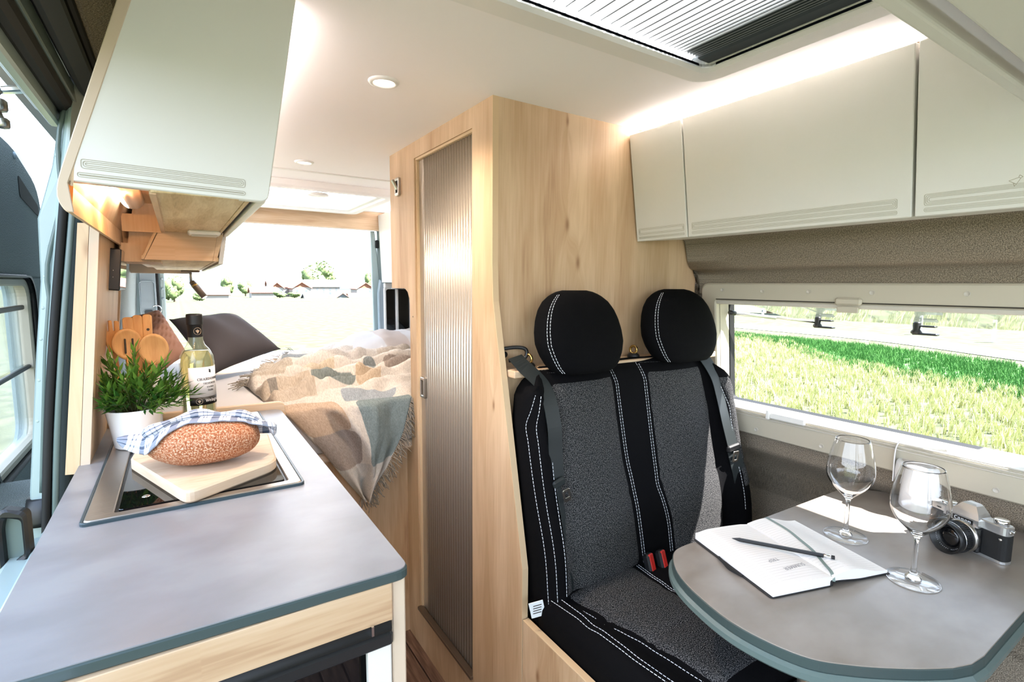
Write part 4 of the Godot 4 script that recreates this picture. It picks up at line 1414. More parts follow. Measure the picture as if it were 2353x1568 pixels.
func blanket_mat():
	var n = 384
	var blocks = [
		[0.0, 1.0, 0.0, 0.13, rgb8(177, 172, 165)], [0.52, 1.0, 0.125, 0.30, rgb8(115, 127, 127)], [0.0, 0.44, 0.13, 0.22, rgb8(146, 134, 125)],
		[0.0, 0.40, 0.22, 0.31, rgb8(177, 154, 132)], [0.44, 0.85, 0.30, 0.35, rgb8(141, 147, 151)], [0.30, 0.56, 0.40, 0.47, rgb8(115, 122, 118)],
		[0.56, 0.72, 0.40, 0.50, rgb8(178, 158, 134)], [0.0, 0.30, 0.33, 0.46, rgb8(177, 163, 146)], [0.05, 0.10, 0.36, 0.45, rgb8(129, 122, 113)],
		[0.18, 0.46, 0.52, 0.62, rgb8(178, 163, 142)], [0.62, 0.70, 0.50, 0.60, rgb8(123, 127, 125)], [0.74, 0.96, 0.50, 0.62, rgb8(140, 127, 117)],
		[0.0, 0.2, 0.5, 0.64, rgb8(170, 158, 142)], [0.3, 0.62, 0.66, 0.78, rgb8(177, 168, 158)], [0.7, 0.95, 0.7, 0.85, rgb8(172, 159, 144)], [0.05, 0.25, 0.7, 0.8, rgb8(129, 132, 130)],
	]
	var r := RandomNumberGenerator.new()
	r.seed = 4
	var im := Image.create(n, n, false, Image.FORMAT_RGB8)
	for y in n:
		for x in n:
			var u = float(x) / n
			var v = float(y) / n
			var c = rgb8(196, 187, 176)
			for b in blocks:
				var dx = maxf(b[0] - u, u - b[1])
				var dy = maxf(b[2] - v, v - b[3]) * 1.6
				if maxf(dx, dy) < 0.0 and not (dx > -0.04 and dy > -0.04 and Vector2(dx + 0.04, dy + 0.04).length() > 0.04):
					c = b[4]
			var t = r.randf_range(-0.07, 0.07) + (0.03 if (x + y) % 2 == 0 else -0.03)
			im.set_pixel(x, y, Color(c.r + t, c.g + t, c.b + t))
	var m = mat("blanket_weave", Color.WHITE, 0.95)
	m.albedo_texture = ImageTexture.create_from_image(im)
	return m

func duvet_mat():
	var n = 128
	var im := Image.create(n, n, false, Image.FORMAT_RGB8)
	for y in n:
		for x in n:
			var u = float(x) / n
			var v = float(y) / n
			var c = rgb8(186, 183, 181)
			if u > 0.42 and u < 0.60 and v < 0.8:
				c = rgb8(178, 165, 156)
			if u > 0.66 and u < 0.78:
				c = rgb8(168, 157, 146)
			if u > 0.80 and u < 0.97 and v > 0.22 and v < 0.7 and Vector2(u - 0.90, (v - 0.45) * 0.5).length() < 0.11:
				c = rgb8(130, 113, 104)
			im.set_pixel(x, y, c)
	var m = mat("duvet_cloth", Color.WHITE, 0.95)
	m.albedo_texture = ImageTexture.create_from_image(im)
	return m

# ---------------------------------------------------------------- wardrobe with the roller door
func build_wardrobe():
	var X = 0.645
	var w = thing("wardrobe", "tall light wood wardrobe with a grey ribbed roller door in the middle of the van", "wardrobe", V(0.9, 0.0, -1.4))
	# face panel; frame: x along -z, y up, z towards the aisle (-x) : (0,0,1) x (0,1,0) = -x
	var xf = fr(V(X + 0.016, 0, 0), V(0, 0, 1), V(0, 1, 0))
	var m := Mb.new()
	m.prism([Vector2(-1.785, 1.237), Vector2(-1.66, 1.237), Vector2(-1.635, 1.225), Vector2(-1.618, 1.198), Vector2(-1.566, 1.198), Vector2(-1.566, 1.694), Vector2(-1.785, 1.694)], xf, 0.016)
	m.prism([Vector2(-1.73, 0.0), Vector2(-1.566, 0.0), Vector2(-1.566, 1.1985), Vector2(-1.617, 1.1985), Vector2(-1.617, 0.70), Vector2(-1.73, 0.70)], xf, 0.016)
	m.prism([Vector2(-1.5665, 1.644), Vector2(-1.185, 1.644), Vector2(-1.185, 1.694), Vector2(-1.5665, 1.694)], xf, 0.016)
	m.prism([Vector2(-1.5665, 0.0), Vector2(-1.185, 0.0), Vector2(-1.185, 0.135), Vector2(-1.5665, 0.135)], xf, 0.016)
	m.prism([Vector2(-1.1855, 0.0), Vector2(-0.943, 0.0), Vector2(-0.943, 0.585), Vector2(-1.080, 1.21), Vector2(-1.0855, 1.30), Vector2(-1.0855, 1.694), Vector2(-1.1855, 1.694)], xf, 0.016)
	obj("face_panel", m, M.wood, w)
	# pale edge band on the sloping front edge
	var path = [V(X + 0.008, 1.694, -1.0845), V(X + 0.008, 1.30, -1.0845), V(X + 0.008, 1.21, -1.079), V(X + 0.008, 0.585, -0.942), V(X + 0.008, 0.0, -0.942)]
	obj("edge_band", Mb.new().sweep(path, [Vector2(0.0082, -0.001), Vector2(0.0082, 0.001), Vector2(-0.0082, 0.001), Vector2(-0.0082, -0.001)], V(0, 0, 1), 1.0), M.wood_edge, w)
	obj("side_panel", Mb.new().box(V(1.03, 0.847, -1.092), V(0.76, 1.694, 0.016)), M.wood, w)
	obj("rear_panel", Mb.new().box(V(1.03, 1.465, -1.78), V(0.74, 0.457, 0.014)), M.wood, w)
	obj("rear_panel", Mb.new().box(V(1.03, 0.36, -1.61), V(0.74, 0.68, 0.014)), M.wood, w)
	# dark inside behind the roller door
	obj("inner_lining", Mb.new().box(V(0.70, 0.9, -1.375), V(0.01, 1.6, 0.46)), M.shadow_gap, w)
	# roller door
	var x0 = X + 0.012
	var z = -1.564
	var dr = obj("roller_door", Mb.new().box(V(x0 + 0.006, 0.89, -1.545), V(0.008, 1.50, 0.036), 0.002), M.tambour, w, "grey ribbed roller door")
	z = -1.526
	var n = 21
	var wd = (-1.186 + 1.526) / n
	for i in n:
		var prof = []
		for k in 7:
			var a = lerpf(0.0, PI, k / 6.0)
			prof.append(Vector2(z + wd * 0.5 - cos(a) * wd * 0.41, sin(a) * 0.0058 + 0.001))
		prof.append(Vector2(z + wd * 0.92, 0.0))
		prof.append(Vector2(z + wd * 0.08, 0.0))
		prof.reverse()
		obj("slat", Mb.new(true).prism(prof, fr(V(x0 + 0.006, 1.642, 0), V(0, 0, 1), V(-1, 0, 0)), 1.502), M.tambour, dr)
		z += wd
	# handle cup on the leading slat
	var hd = obj("door_handle", Mb.new().frame(rrect(-1.530, 0.918, 0.034, 0.068, 0.004, 3), rrect(-1.530, 0.918, 0.018, 0.048, 0.003, 3), fr(V(x0 + 0.003, 0, 0), V(0, 0, 1), V(0, 1, 0)), 0.013, 0.002), M.steel, dr, "small steel finger pull")
	hd.mesh = hd.mesh
	obj("lower_track", Mb.new().box(V(X + 0.002, 0.141, -1.376), V(0.020, 0.012, 0.384), 0.002), M.track, w)
	obj("upper_track", Mb.new().box(V(X + 0.010, 1.641, -1.376), V(0.012, 0.008, 0.38), 0.001), M.wood_edge, w)
	obj("side_track", Mb.new().box(V(X + 0.011, 0.89, -1.564), V(0.010, 1.5, 0.006), 0.001), M.wood_edge, w)
	var ck = thing("coat_hook", "small brushed metal fold-out coat hook high on the wardrobe face", "hook", V(X, 1.576, -1.70))
	obj("plate", Mb.new().frame(rrect(-1.70, 1.577, 0.034, 0.058, 0.004, 3), rrect(-1.70, 1.577, 0.022, 0.040, 0.003, 3), fr(V(X, 0, 0), V(0, 0, 1), V(0, 1, 0)), 0.010, 0.002), M.steel, ck)
	obj("recess", Mb.new().box(V(X - 0.001, 1.577, -1.70), V(0.002, 0.040, 0.022)), M.black_plastic, ck)
	obj("hook_arm", Mb.new().box(V(X - 0.014, 1.583, -1.70), V(0.008, 0.036, 0.014), 0.002, Basis(V(0, 0, 1), 0.55)), M.steel, ck)
	obj("screw", Mb.new().lathe([Vector2(0.003, 0.0), Vector2(0.002, 0.0008)], 8, fr(V(X, 1.145, -1.592), V(0, 1, 0), V(-1, 0, 0))), M.track, w)
	# low side panel of the seat base
	var sb = thing("seat_base_panel", "low light wood side panel below the black double seat", "panel", V(X, 0.0, -0.6))
	obj("board", Mb.new().box(V(X + 0.008, 0.23, -0.585), V(0.016, 0.46, 0.705), 0.001), M.wood, sb)
	obj("edge_band", Mb.new().box(V(X + 0.008, 0.4605, -0.585), V(0.0162, 0.0025, 0.705), 0.0005), M.wood_edge, sb)
	obj("seat_box", Mb.new().box(V(1.05, 0.20, -0.62), V(0.76, 0.4, 0.5)), M.trim_dark, sb)

# ---------------------------------------------------------------- overhead cabinets on the right
func build_right_cabinets():
	var top = Vector2(1.090, 1.672)
	var bot = Vector2(1.135, 1.379)
	var h = top.distance_to(bot)
	var defs = [
		[-1.080, -0.903, "narrow_overhead_cabinet", "narrow cream overhead cabinet at the left end of the row beside the wood wall"],
		[-0.899, -0.408, "wide_overhead_cabinet", "wide cream overhead cabinet above the side window, between the narrow one and the bird emblem"],
		[-0.403, -0.07, "emblem_overhead_cabinet", "cream overhead cabinet with a small engraved bird emblem at the right edge"],
	]
	for i in 3:
		var q = defs[i]
		var t = thing(q[2], q[3], "cabinet", V(1.2, bot.y, (q[0] + q[1]) / 2.0), "cream overhead cabinets along the right wall")
		var W = q[1] - q[0]
		# x along +z, y up the tilted door, z towards the aisle
		var xf = fr(V(bot.x, bot.y, q[0]), V(0, 0, 1), V(top.x - bot.x, top.y - bot.y, 0))
		var d = obj("door", Mb.new().prism(rrect(W / 2, h / 2, W, h, 0.002, 2), fr(xf * V(0, 0, -0.016), V(0, 0, 1), V(top.x - bot.x, top.y - bot.y, 0)), 0.016, 0.0015), M.cream, t)
		var gm := Mb.new()
		var gx = fr(xf * V(0, 0, 0.0001), V(0, 0, 1), V(top.x - bot.x, top.y - bot.y, 0))
		if i == 0:
			door_lines(gm, gx, [[0.010, W - 0.008, 0.018, 0.036, 3], [0.010, W - 0.008, 0.007, 0.013, 2]])
		elif i == 1:
			door_lines(gm, gx, [[0.012, W - 0.022, 0.018, 0.036, 4], [0.012, W - 0.022, 0.007, 0.014, 2]])
		else:
			door_lines(gm, gx, [[0.014, W + 0.2, 0.018, 0.038, 4], [0.014, W + 0.2, 0.007, 0.014, 2]])
			var bp = {"tip": Vector2(-0.2775, 1.4219), "neck": Vector2(-0.2661, 1.4254), "head": Vector2(-0.2649, 1.4293), "beak": Vector2(-0.2611, 1.4259), "throat": Vector2(-0.2634, 1.4243), "belly": Vector2(-0.2683, 1.4157), "leg_top": Vector2(-0.2721, 1.4183), "foot": Vector2(-0.2706, 1.4127)}
			var bird = []
			for e in [["tip", "neck"], ["neck", "head"], ["head", "beak"], ["beak", "throat"], ["neck", "throat"], ["throat", "belly"], ["belly", "tip"], ["leg_top", "foot"], ["foot", "belly"]]:
				var p0 = bp[e[0]]
				var p1 = bp[e[1]]
				bird.append([p0.x - q[0], (p0.y - bot.y) * 1.012, p1.x - q[0], (p1.y - bot.y) * 1.012])
			for l in bird:
				var a = gx * V(l[0], l[1], 0.0)
				var b = gx * V(l[2], l[3], 0.0)
				gm.tube([a, b], 0.00035, 4)
			var cr = []
			for k in 13:
				cr.append(gx * V(0.151 + 0.006 * cos(TAU * k / 12.0), 0.0405 + 0.006 * sin(TAU * k / 12.0), 0.0))
			gm.tube(cr, 0.00035, 4)
		obj("engraved_lines", gm, M.groove, d)
		obj("carcass", Mb.new().prism([Vector2(1.153, 1.381), Vector2(1.33, 1.395), Vector2(1.22, 1.60), Vector2(1.155, 1.665), Vector2(1.108, 1.665)], fr(V(0, 0, q[0] + 0.001), V(1, 0, 0), V(0, 1, 0)), W - 0.002), M.cream, t)
	# locker over the cab, right above the camera
	var lk = thing("cab_locker", "cream locker lip running across the van close to the camera in the top right corner", "locker", V(0.6, 1.5, -0.1))
	obj("lip", Mb.new().prism(rounded([Vector2(0.2165, 1.50), Vector2(0.2335, 1.50), Vector2(0.2335, 1.692), Vector2(0.2165, 1.692)], 0.004, 3), fr(V(0.15, 0, 0), V(0, 0, -1), V(0, 1, 0)), 0.90), M.cream, lk)
	obj("recess_board", Mb.new().box(V(0.60, 1.545, -0.19), V(0.90, 0.012, 0.05), 0.001), M.wood, lk)
	obj("base_board", Mb.new().prism(rounded([Vector2(-0.10, 1.50), Vector2(0.197, 1.50), Vector2(0.197, 1.516), Vector2(-0.10, 1.516)], 0.004, 3), fr(V(0.15, 0, 0), V(0, 0, -1), V(0, 1, 0)), 0.90), M.cream, lk)

# ---------------------------------------------------------------- double seat with belts
func seat_back(x, y):
	# depth (z) of the front of the backrest at a place
	var z = -0.875 - 0.215 * (y - 0.54)
	var l = 0.667
	var r = 1.447
	var d = 0.0
	# side bolsters stand forward
	d += 0.030 * exp(-pow((x - 0.690) / 0.030, 2.0))
	d += 0.040 * exp(-pow((x - 1.385) / 0.050, 2.0))
	# seat shells on both sides of the flat middle
	d += 0.016 * exp(-pow((x - 0.845) / 0.085, 4.0))
	d += 0.016 * exp(-pow((x - 1.205) / 0.090, 4.0))
	# lumbar swell and the creases between the pads
	d += 0.014 * exp(-pow((y - 0.64) / 0.10, 2.0))
	d -= 0.004 * exp(-pow((y - 0.725 - (x - 0.85) * 0.0) / 0.008, 2.0))
	d -= 0.0035 * exp(-pow((y - 0.912) / 0.007, 2.0))
	var e = minf(x - l, r - x)
	if e < 0.05:
		var t = 1.0 - maxf(e, 0.0) / 0.05
		d -= 0.065 * (1.0 - sqrt(maxf(0.0, 1.0 - t * t)))
	if y > 0.985:
		var t = minf((y - 0.985) / 0.062, 1.0)
		d -= 0.05 * (1.0 - sqrt(maxf(0.0, 1.0 - t * t)))
	return z + d

func back_left(y):
	return lut([[0.5, 0.668], [0.93, 0.667], [0.99, 0.676], [1.03, 0.708], [1.048, 0.75]], y)

func back_right(y):
	return lut([[0.5, 1.436], [0.70, 1.447], [0.86, 1.444], [0.93, 1.425], [0.99, 1.385], [1.03, 1.34], [1.048, 1.30]], y)

func back_patch(xa, xb, y0, y1, lift, nx = 18, ny = 30):
	# a pad lying on the backrest, its border sunk
	var g = []
	for j in ny + 1:
		var v = float(j) / ny
		var y = lerpf(y0, y1, v)
		var row = []
		for i in nx + 1:
			var u = float(i) / nx
			var x = lerpf(lut(xa, y), lut(xb, y), u)
			var e = minf(minf(u, 1.0 - u) * nx, minf(v, 1.0 - v) * ny)
			var k = lift if e >= 1.0 else -0.003
			row.append(V(x, y, seat_back(x, y) + k))
		g.append(row)
	return Mb.new(true).grid(g)

func stitches(m, path, r = 0.0009, dash = 0.0058, gap = 0.0026):
	var at = 0.0
	var pts = spline(path, 8)
	var total = 0.0
	for i in pts.size() - 1:
		total += pts[i].distance_to(pts[i + 1])
	var pos = func(s):
		var q = s
		for i in pts.size() - 1:
			var l = pts[i].distance_to(pts[i + 1])
			if q <= l:
				return pts[i].lerp(pts[i + 1], q / maxf(l, 0.00001))
			q -= l
		return pts[-1]
	while at < total:
		m.tube([pos.call(at), pos.call(minf(at + dash, total))], r, 4, false)
		at += dash + gap

func build_seat():
	var t = thing("double_seat", "black and grey tweed double seat with two headrests and white double stitching", "seat", V(1.05, 0.40, -0.75))
	var rings = []
	for j in 34:
		var y = lerpf(0.46, 1.048, pow(j / 33.0, 0.9))
		var a = back_left(y)
		var b = back_right(y)
		var r = []
		for i in 57:
			var x = lerpf(a, b, i / 56.0)
			r.append(V(x, y, seat_back(x, maxf(y, 0.50))))
		var zb = -0.99 - 0.10 * (y - 0.54)
		if y > 1.0:
			zb += 0.02 * pow((y - 1.0) / 0.048, 2.0)
		r.append(V(b - 0.004, y, zb))
		r.append(V(a + 0.004, y, zb))
		rings.append(r)
	var back = obj("backrest", Mb.new(true).loft(rings), M.fabric_black, t)
	var l0 = [[0.53, 0.706], [0.8, 0.713], [0.95, 0.73], [1.03, 0.748]]
	var l1 = [[0.53, 0.968], [0.63, 0.958], [0.73, 0.960], [0.80, 0.953], [1.03, 0.950]]
	obj("tweed_pad", back_patch(l0, l1, 0.535, 1.036, 0.004), M.tweed, back, "grey tweed pad")
	var r0 = [[0.53, 1.094], [0.63, 1.086], [0.72, 1.071], [0.80, 1.076], [1.03, 1.080]]
	var r1 = [[0.53, 1.300], [0.7, 1.312], [0.9, 1.318], [1.03, 1.300]]
	obj("tweed_pad", back_patch(r0, r1, 0.535, 1.036, 0.004), M.tweed, back, "grey tweed pad")
	obj("tweed_bolster", back_patch([[0.53, 1.372], [0.9, 1.375], [1.0, 1.345]], [[0.53, 1.425], [0.70, 1.437], [0.86, 1.434], [0.93, 1.417], [1.0, 1.376]], 0.66, 0.995, 0.003, 8), M.tweed, back)
	var sm := Mb.new(false)
	var seam = func(tab, dx, y0, y1, lift):
		var p = []
		for k in 15:
			var y = lerpf(y0, y1, k / 14.0)
			var x = lut(tab, y) + dx
			p.append(V(x, y, seat_back(x, y) + lift))
		stitches(sm, p)
	seam.call(l1, 0.007, 0.54, 1.034, 0.0018)
	seam.call(l1, 0.015, 0.54, 1.036, 0.0018)
	seam.call(r0, -0.007, 0.54, 1.036, 0.0018)
	seam.call(r0, -0.015, 0.54, 1.038, 0.0018)
	seam.call(l0, -0.004, 0.55, 1.0, 0.0018)
	seam.call([[0.5, 0.674], [0.93, 0.672], [1.0, 0.688]], 0.0, 0.48, 0.995, 0.0012)
	seam.call([[0.5, 0.684], [0.93, 0.683], [1.0, 0.70]], 0.0, 0.48, 0.995, 0.0012)
	seam.call([[0.5, 1.366], [0.9, 1.372], [1.0, 1.34]], 0.0, 0.60, 0.97, 0.002)
	var stc = obj("stitching", sm, M.stitch, back, "white stitching")
	stc.set_meta("kind", "stuff")
	# headrests
	for q in [[0.853, 0.132, 1.036, 1.238], [1.236, 0.143, 1.036, 1.242]]:
		var hr = []
		var prof = [[0.0, 0.62, 0.70], [0.03, 0.72, 0.82], [0.10, 0.82, 0.92], [0.22, 0.93, 1.0], [0.36, 1.0, 1.0], [0.5, 0.99, 0.98], [0.64, 0.94, 0.94], [0.76, 0.86, 0.88], [0.86, 0.74, 0.78], [0.94, 0.58, 0.58], [0.98, 0.44, 0.36], [1.0, 0.30, 0.12]]
		var pt = func(e, s, k):
			var c = cos(e)
			var n = sin(e)
			var w = lut_col(prof, s, 1) * q[1] * k
			var dd = lut_col(prof, s, 2) * 0.052 * k
			return V(q[0] + signf(c) * pow(absf(c), 0.72) * w + 0.006 * (s - 0.5), lerpf(q[2], q[3], s), -1.0 - 0.10 * (s - 0.5) * 0.5 - signf(n) * pow(absf(n), 0.72) * dd)
		for k in 25:
			var s = 1.0 - pow(1.0 - k / 24.0, 1.25)
			var r = []
			for i in 44:
				r.append(pt.call(TAU * i / 44.0, s, 1.0))
			hr.append(r)
		var hd = obj("headrest", Mb.new(true).loft(hr), M.fabric_black, t, "black headrest with white double stitching")
		var hs := Mb.new()
		for e in [deg_to_rad(205.0), deg_to_rad(212.0)]:
			var p = []
			for k in 18:
				var s = lerpf(0.02, 0.95, k / 17.0)
				p.append(pt.call(e, s, 1.008))
			stitches(hs, p)
		var st2 = obj("stitching", hs, M.stitch, hd)
		st2.set_meta("kind", "stuff")
		obj("headrest_post", Mb.new(true).tube([V(q[0] - 0.05, 0.97, -0.99), V(q[0] - 0.05, 1.06, -0.997)], 0.006, 8), M.steel, hd)
		obj("headrest_post", Mb.new(true).tube([V(q[0] + 0.05, 0.97, -0.99), V(q[0] + 0.05, 1.06, -0.997)], 0.006, 8), M.steel, hd)
	# cushion
	var cy = func(x, z):
		var y = 0.536
		y += 0.012 * exp(-pow((x - 0.845) / 0.08, 4.0)) + 0.012 * exp(-pow((x - 1.2) / 0.10, 4.0))
		y -= 0.010 * exp(-pow((x - 0.735 - (z + 0.7) * 0.14) / 0.012, 2.0))
		y += 0.006 * exp(-pow((x - 0.69) / 0.02, 2.0))
		y -= 0.004 * exp(-pow((z + 0.755) / 0.008, 2.0)) + 0.004 * exp(-pow((z + 0.645) / 0.008, 2.0))
		var e = minf(x - 0.664, 1.44 - x)
		if e < 0.03:
			var s = 1.0 - maxf(e, 0.0) / 0.03
			y -= 0.03 * (1.0 - sqrt(maxf(0.0, 1.0 - s * s)))
		if z > -0.515:
			var s = minf((z + 0.515) / 0.05, 1.0)
			y -= 0.045 * (1.0 - sqrt(maxf(0.0, 1.0 - s * s)))
		return y
	rings = []
	for j in 30:
		var z = lerpf(-0.90, -0.4655, pow(j / 29.0, 0.85))
		var r = []
		for i in 53:
			var x = lerpf(1.44, 0.664, i / 52.0)
			r.append(V(x, cy.call(x, z), z))
		r.append(V(0.662, 0.49, minf(z, -0.47)))
		r.append(V(0.668, 0.42, minf(z, -0.485)))
		r.append(V(1.436, 0.42, minf(z, -0.485)))
		r.append(V(1.44, 0.49, minf(z, -0.47)))
		rings.append(r)
	var cu = obj("cushion", Mb.new(true).loft(rings), M.fabric_black, t)
	for q in [[[[-0.89, 0.712], [-0.66, 0.756], [-0.49, 0.775]], [[-0.89, 0.945], [-0.80, 0.934], [-0.72, 0.936], [-0.49, 0.945]]], [[[-0.89, 1.09], [-0.80, 1.10], [-0.49, 1.09]], [[-0.89, 1.31], [-0.49, 1.31]]]]:
		var g = []
		for j in 31:
			var v = j / 30.0
			var z = lerpf(-0.872, -0.497, v)
			var row = []
			for i in 19:
				var u = i / 18.0
				var x = lerpf(lut(q[0], z), lut(q[1], z), u)
				var k = 0.004 if i > 0 and i < 18 and j > 0 and j < 30 else -0.003
				row.append(V(x, cy.call(x, z) + k, z))
			g.append(row)
		obj("tweed_pad", Mb.new(true).grid(g, 0.0, true), M.tweed, cu, "grey tweed pad")
	var cs := Mb.new()
	var cseam = func(tab, dx):
		var p = []
		for k in 14:
			var z = lerpf(-0.87, -0.49, k / 13.0)
			var x = lut(tab, z) + dx
			p.append(V(x, cy.call(x, z) + 0.0016, z))
		stitches(cs, p)
	cseam.call([[-0.89, 0.712], [-0.66, 0.756], [-0.49, 0.775]], -0.006)
	cseam.call([[-0.88, 0.676], [-0.6, 0.694], [-0.49, 0.712]], 0.0)
	cseam.call([[-0.88, 0.690], [-0.6, 0.708], [-0.49, 0.724]], 0.0)
	cseam.call([[-0.89, 0.945], [-0.80, 0.934], [-0.72, 0.936], [-0.49, 0.945]], 0.006)
	cseam.call([[-0.89, 0.945], [-0.80, 0.934], [-0.72, 0.936], [-0.49, 0.945]], 0.014)
	obj("stitching", cs, M.stitch, cu).set_meta("kind", "stuff")
	var tg = obj("care_tag", Mb.new().box(V(0.654, 0.511, -0.893), V(0.034, 0.038, 0.002), 0.0005, Basis(Vector3.UP, -0.45) * Basis(V(0, 0, 1), 0.22)), M.green_tag, t, "white sewn-in care tag")
	for k in 4:
		obj("print_line", Mb.new().box(V(0.6535, 0.521, -0.8918) + V(0, -0.006 * k, 0), V(0.020, 0.0018, 0.0006), 0, Basis(Vector3.UP, -0.45) * Basis(V(0, 0, 1), 0.22)), M.shadow_gap, tg)
	# buckles between the cushions
	for q in [[0.973, -0.843, "red-button seat belt buckle on the left of the pair between the cushions"], [1.012, -0.838, "red-button seat belt buckle on the right of the pair, next to the table edge"]]:
		var bk = thing("belt_buckle", q[2], "buckle", V(q[0], 0.50, q[1]))
		var bs = Basis(V(1, 0, 0), -0.35) * Basis(V(0, 1, 0), 0.25)
		obj("housing", Mb.new().box(V(q[0], 0.535, q[1]), V(0.030, 0.075, 0.020), 0.005, bs), M.black_plastic, bk)
		obj("button", Mb.new().box(V(q[0], 0.535, q[1]) + bs * V(-0.001, 0.016, 0.0085), V(0.019, 0.042, 0.006), 0.002, bs), M.red, bk)
	# belts
	var flat = [Vector2(0.022, -0.0007), Vector2(0.022, 0.0007), Vector2(-0.022, 0.0007), Vector2(-0.022, -0.0007)]
	var bl = thing("seat_belt", "black seat belt hanging over the left shoulder of the double seat", "seat belt", V(0.70, 0.6, -0.95))
	obj("webbing", Mb.new().sweep(spline([V(0.688, 1.075, -1.045), V(0.696, 1.055, -1.02), V(0.722, 1.005, -0.966), V(0.727, 0.93, -0.936), V(0.726, 0.86, -0.926), V(0.7225, 0.795, -0.914)], 6), flat, V(0.1, 0.25, 1), 1.0), M.belt, bl)
	obj("webbing", Mb.new().sweep(spline([V(0.722, 0.79, -0.912), V(0.727, 0.70, -0.888), V(0.735, 0.60, -0.870), V(0.74, 0.55, -0.865)], 6), flat, V(0.6, 0.1, 1), 0.62), M.belt, bl)
	obj("stop_button", Mb.new().box(V(0.7225, 0.792, -0.908), V(0.036, 0.022, 0.012), 0.005, Basis(V(0, 0, 1), 0.3)), M.belt, bl)
	obj("tongue", Mb.new().frame(rrect(0.0, 0.0, 0.020, 0.034, 0.004, 3), rrect(0.0, 0.002, 0.010, 0.016, 0.002, 3), fr(V(0.737, 0.764, -0.896), V(0.9, 0.25, 0.1), V(-0.25, 0.9, 0.1)), 0.0025, 0.0006), M.steel, bl, "metal belt tongue")
	var gd := Mb.new(true)
	gd.tube(spline([V(0.664, 1.092, -1.074), V(0.70, 1.096, -1.062), V(0.722, 1.092, -1.052), V(0.726, 1.078, -1.050), V(0.715, 1.066, -1.052), V(0.68, 1.064, -1.060)], 5), 0.0048, 8)
	var gs = thing("belt_guide", "black plastic belt guide loop on the wood wall left of the left headrest", "belt guide", V(0.69, 1.065, -1.075))
	obj("loop", gd, M.black_plastic, gs)
	obj("stud", Mb.new(true).tube([V(0.668, 1.08, -1.083), V(0.668, 1.08, -1.06)], 0.008, 10), M.black_plastic, gs)
	var br = thing("seat_belt", "black seat belt with metal tongue hanging beside the window on the right seat", "seat belt", V(1.36, 0.55, -0.9))
	obj("webbing", Mb.new().sweep(spline([V(1.318, 1.062, -1.03), V(1.326, 1.045, -0.985), V(1.342, 0.985, -0.945), V(1.350, 0.92, -0.925), V(1.353, 0.85, -0.905), V(1.355, 0.785, -0.884)], 6), flat, V(0.0, 0.25, 1), 1.05), M.belt, br)
	obj("tongue_cover", Mb.new().box(V(1.355, 0.777, -0.881), V(0.056, 0.020, 0.012), 0.004, Basis(V(0, 0, 1), 0.08)), M.black_plastic, br)
	obj("tongue", Mb.new().frame(rrect(0.0, 0.0, 0.024, 0.034, 0.004, 3), rrect(0.0, -0.002, 0.011, 0.016, 0.002, 3), fr(V(1.357, 0.752, -0.874), V(1, 0, 0.1), V(0, 1, 0.1)), 0.0025, 0.0006), M.steel, br, "metal belt tongue")
	obj("webbing", Mb.new().sweep(spline([V(1.360, 0.772, -0.884), V(1.368, 0.70, -0.866), V(1.378, 0.62, -0.852), V(1.385, 0.54, -0.85)], 6), flat, V(-0.3, 0.1, 1), 1.0), M.belt, br)
	# wood shelf behind the seat and the two lashing rings on it
	var sh = thing("seat_shelf", "narrow light wood shelf on the wall behind the double seat", "shelf", V(1.05, 1.02, -1.05))
	obj("board", Mb.new().box(V(1.05, 1.036, -1.047), V(0.77, 0.018, 0.07), 0.002), M.wood_across, sh)
	obj("support", Mb.new().box(V(1.05, 0.80, -1.066), V(0.77, 0.45, 0.012)), M.wood, sh)
	for q in [[0.728, "small brass lashing ring on the wood shelf left of the left headrest"], [1.098, "small brass lashing ring on the wood shelf between the two headrests"]]:
		var lr = thing("lashing_ring", q[1], "ring", V(q[0], 1.045, -1.045))
		obj("foot", Mb.new(true).lathe([Vector2(0.017, 0.0), Vector2(0.018, 0.006), Vector2(0.013, 0.012)], 16, Transform3D(Basis(), V(q[0], 1.045, -1.045))), M.black_plastic, lr)
		var rp = []
		for k in 17:
			var a = TAU * k / 16.0
			rp.append(V(q[0] + 0.004 * cos(a), 1.067 + 0.011 * sin(a), -1.045 + 0.009 * cos(a)))
		obj("ring", Mb.new(true).tube(rp, 0.0035, 8, false), M.brass, lr)

func lut_col(tab, x, c):
	var a = []
	for q in tab:
		a.append([q[0], q[c]])
	return lut(a, x)

# ---------------------------------------------------------------- table and what stands on it
const TY := 0.72

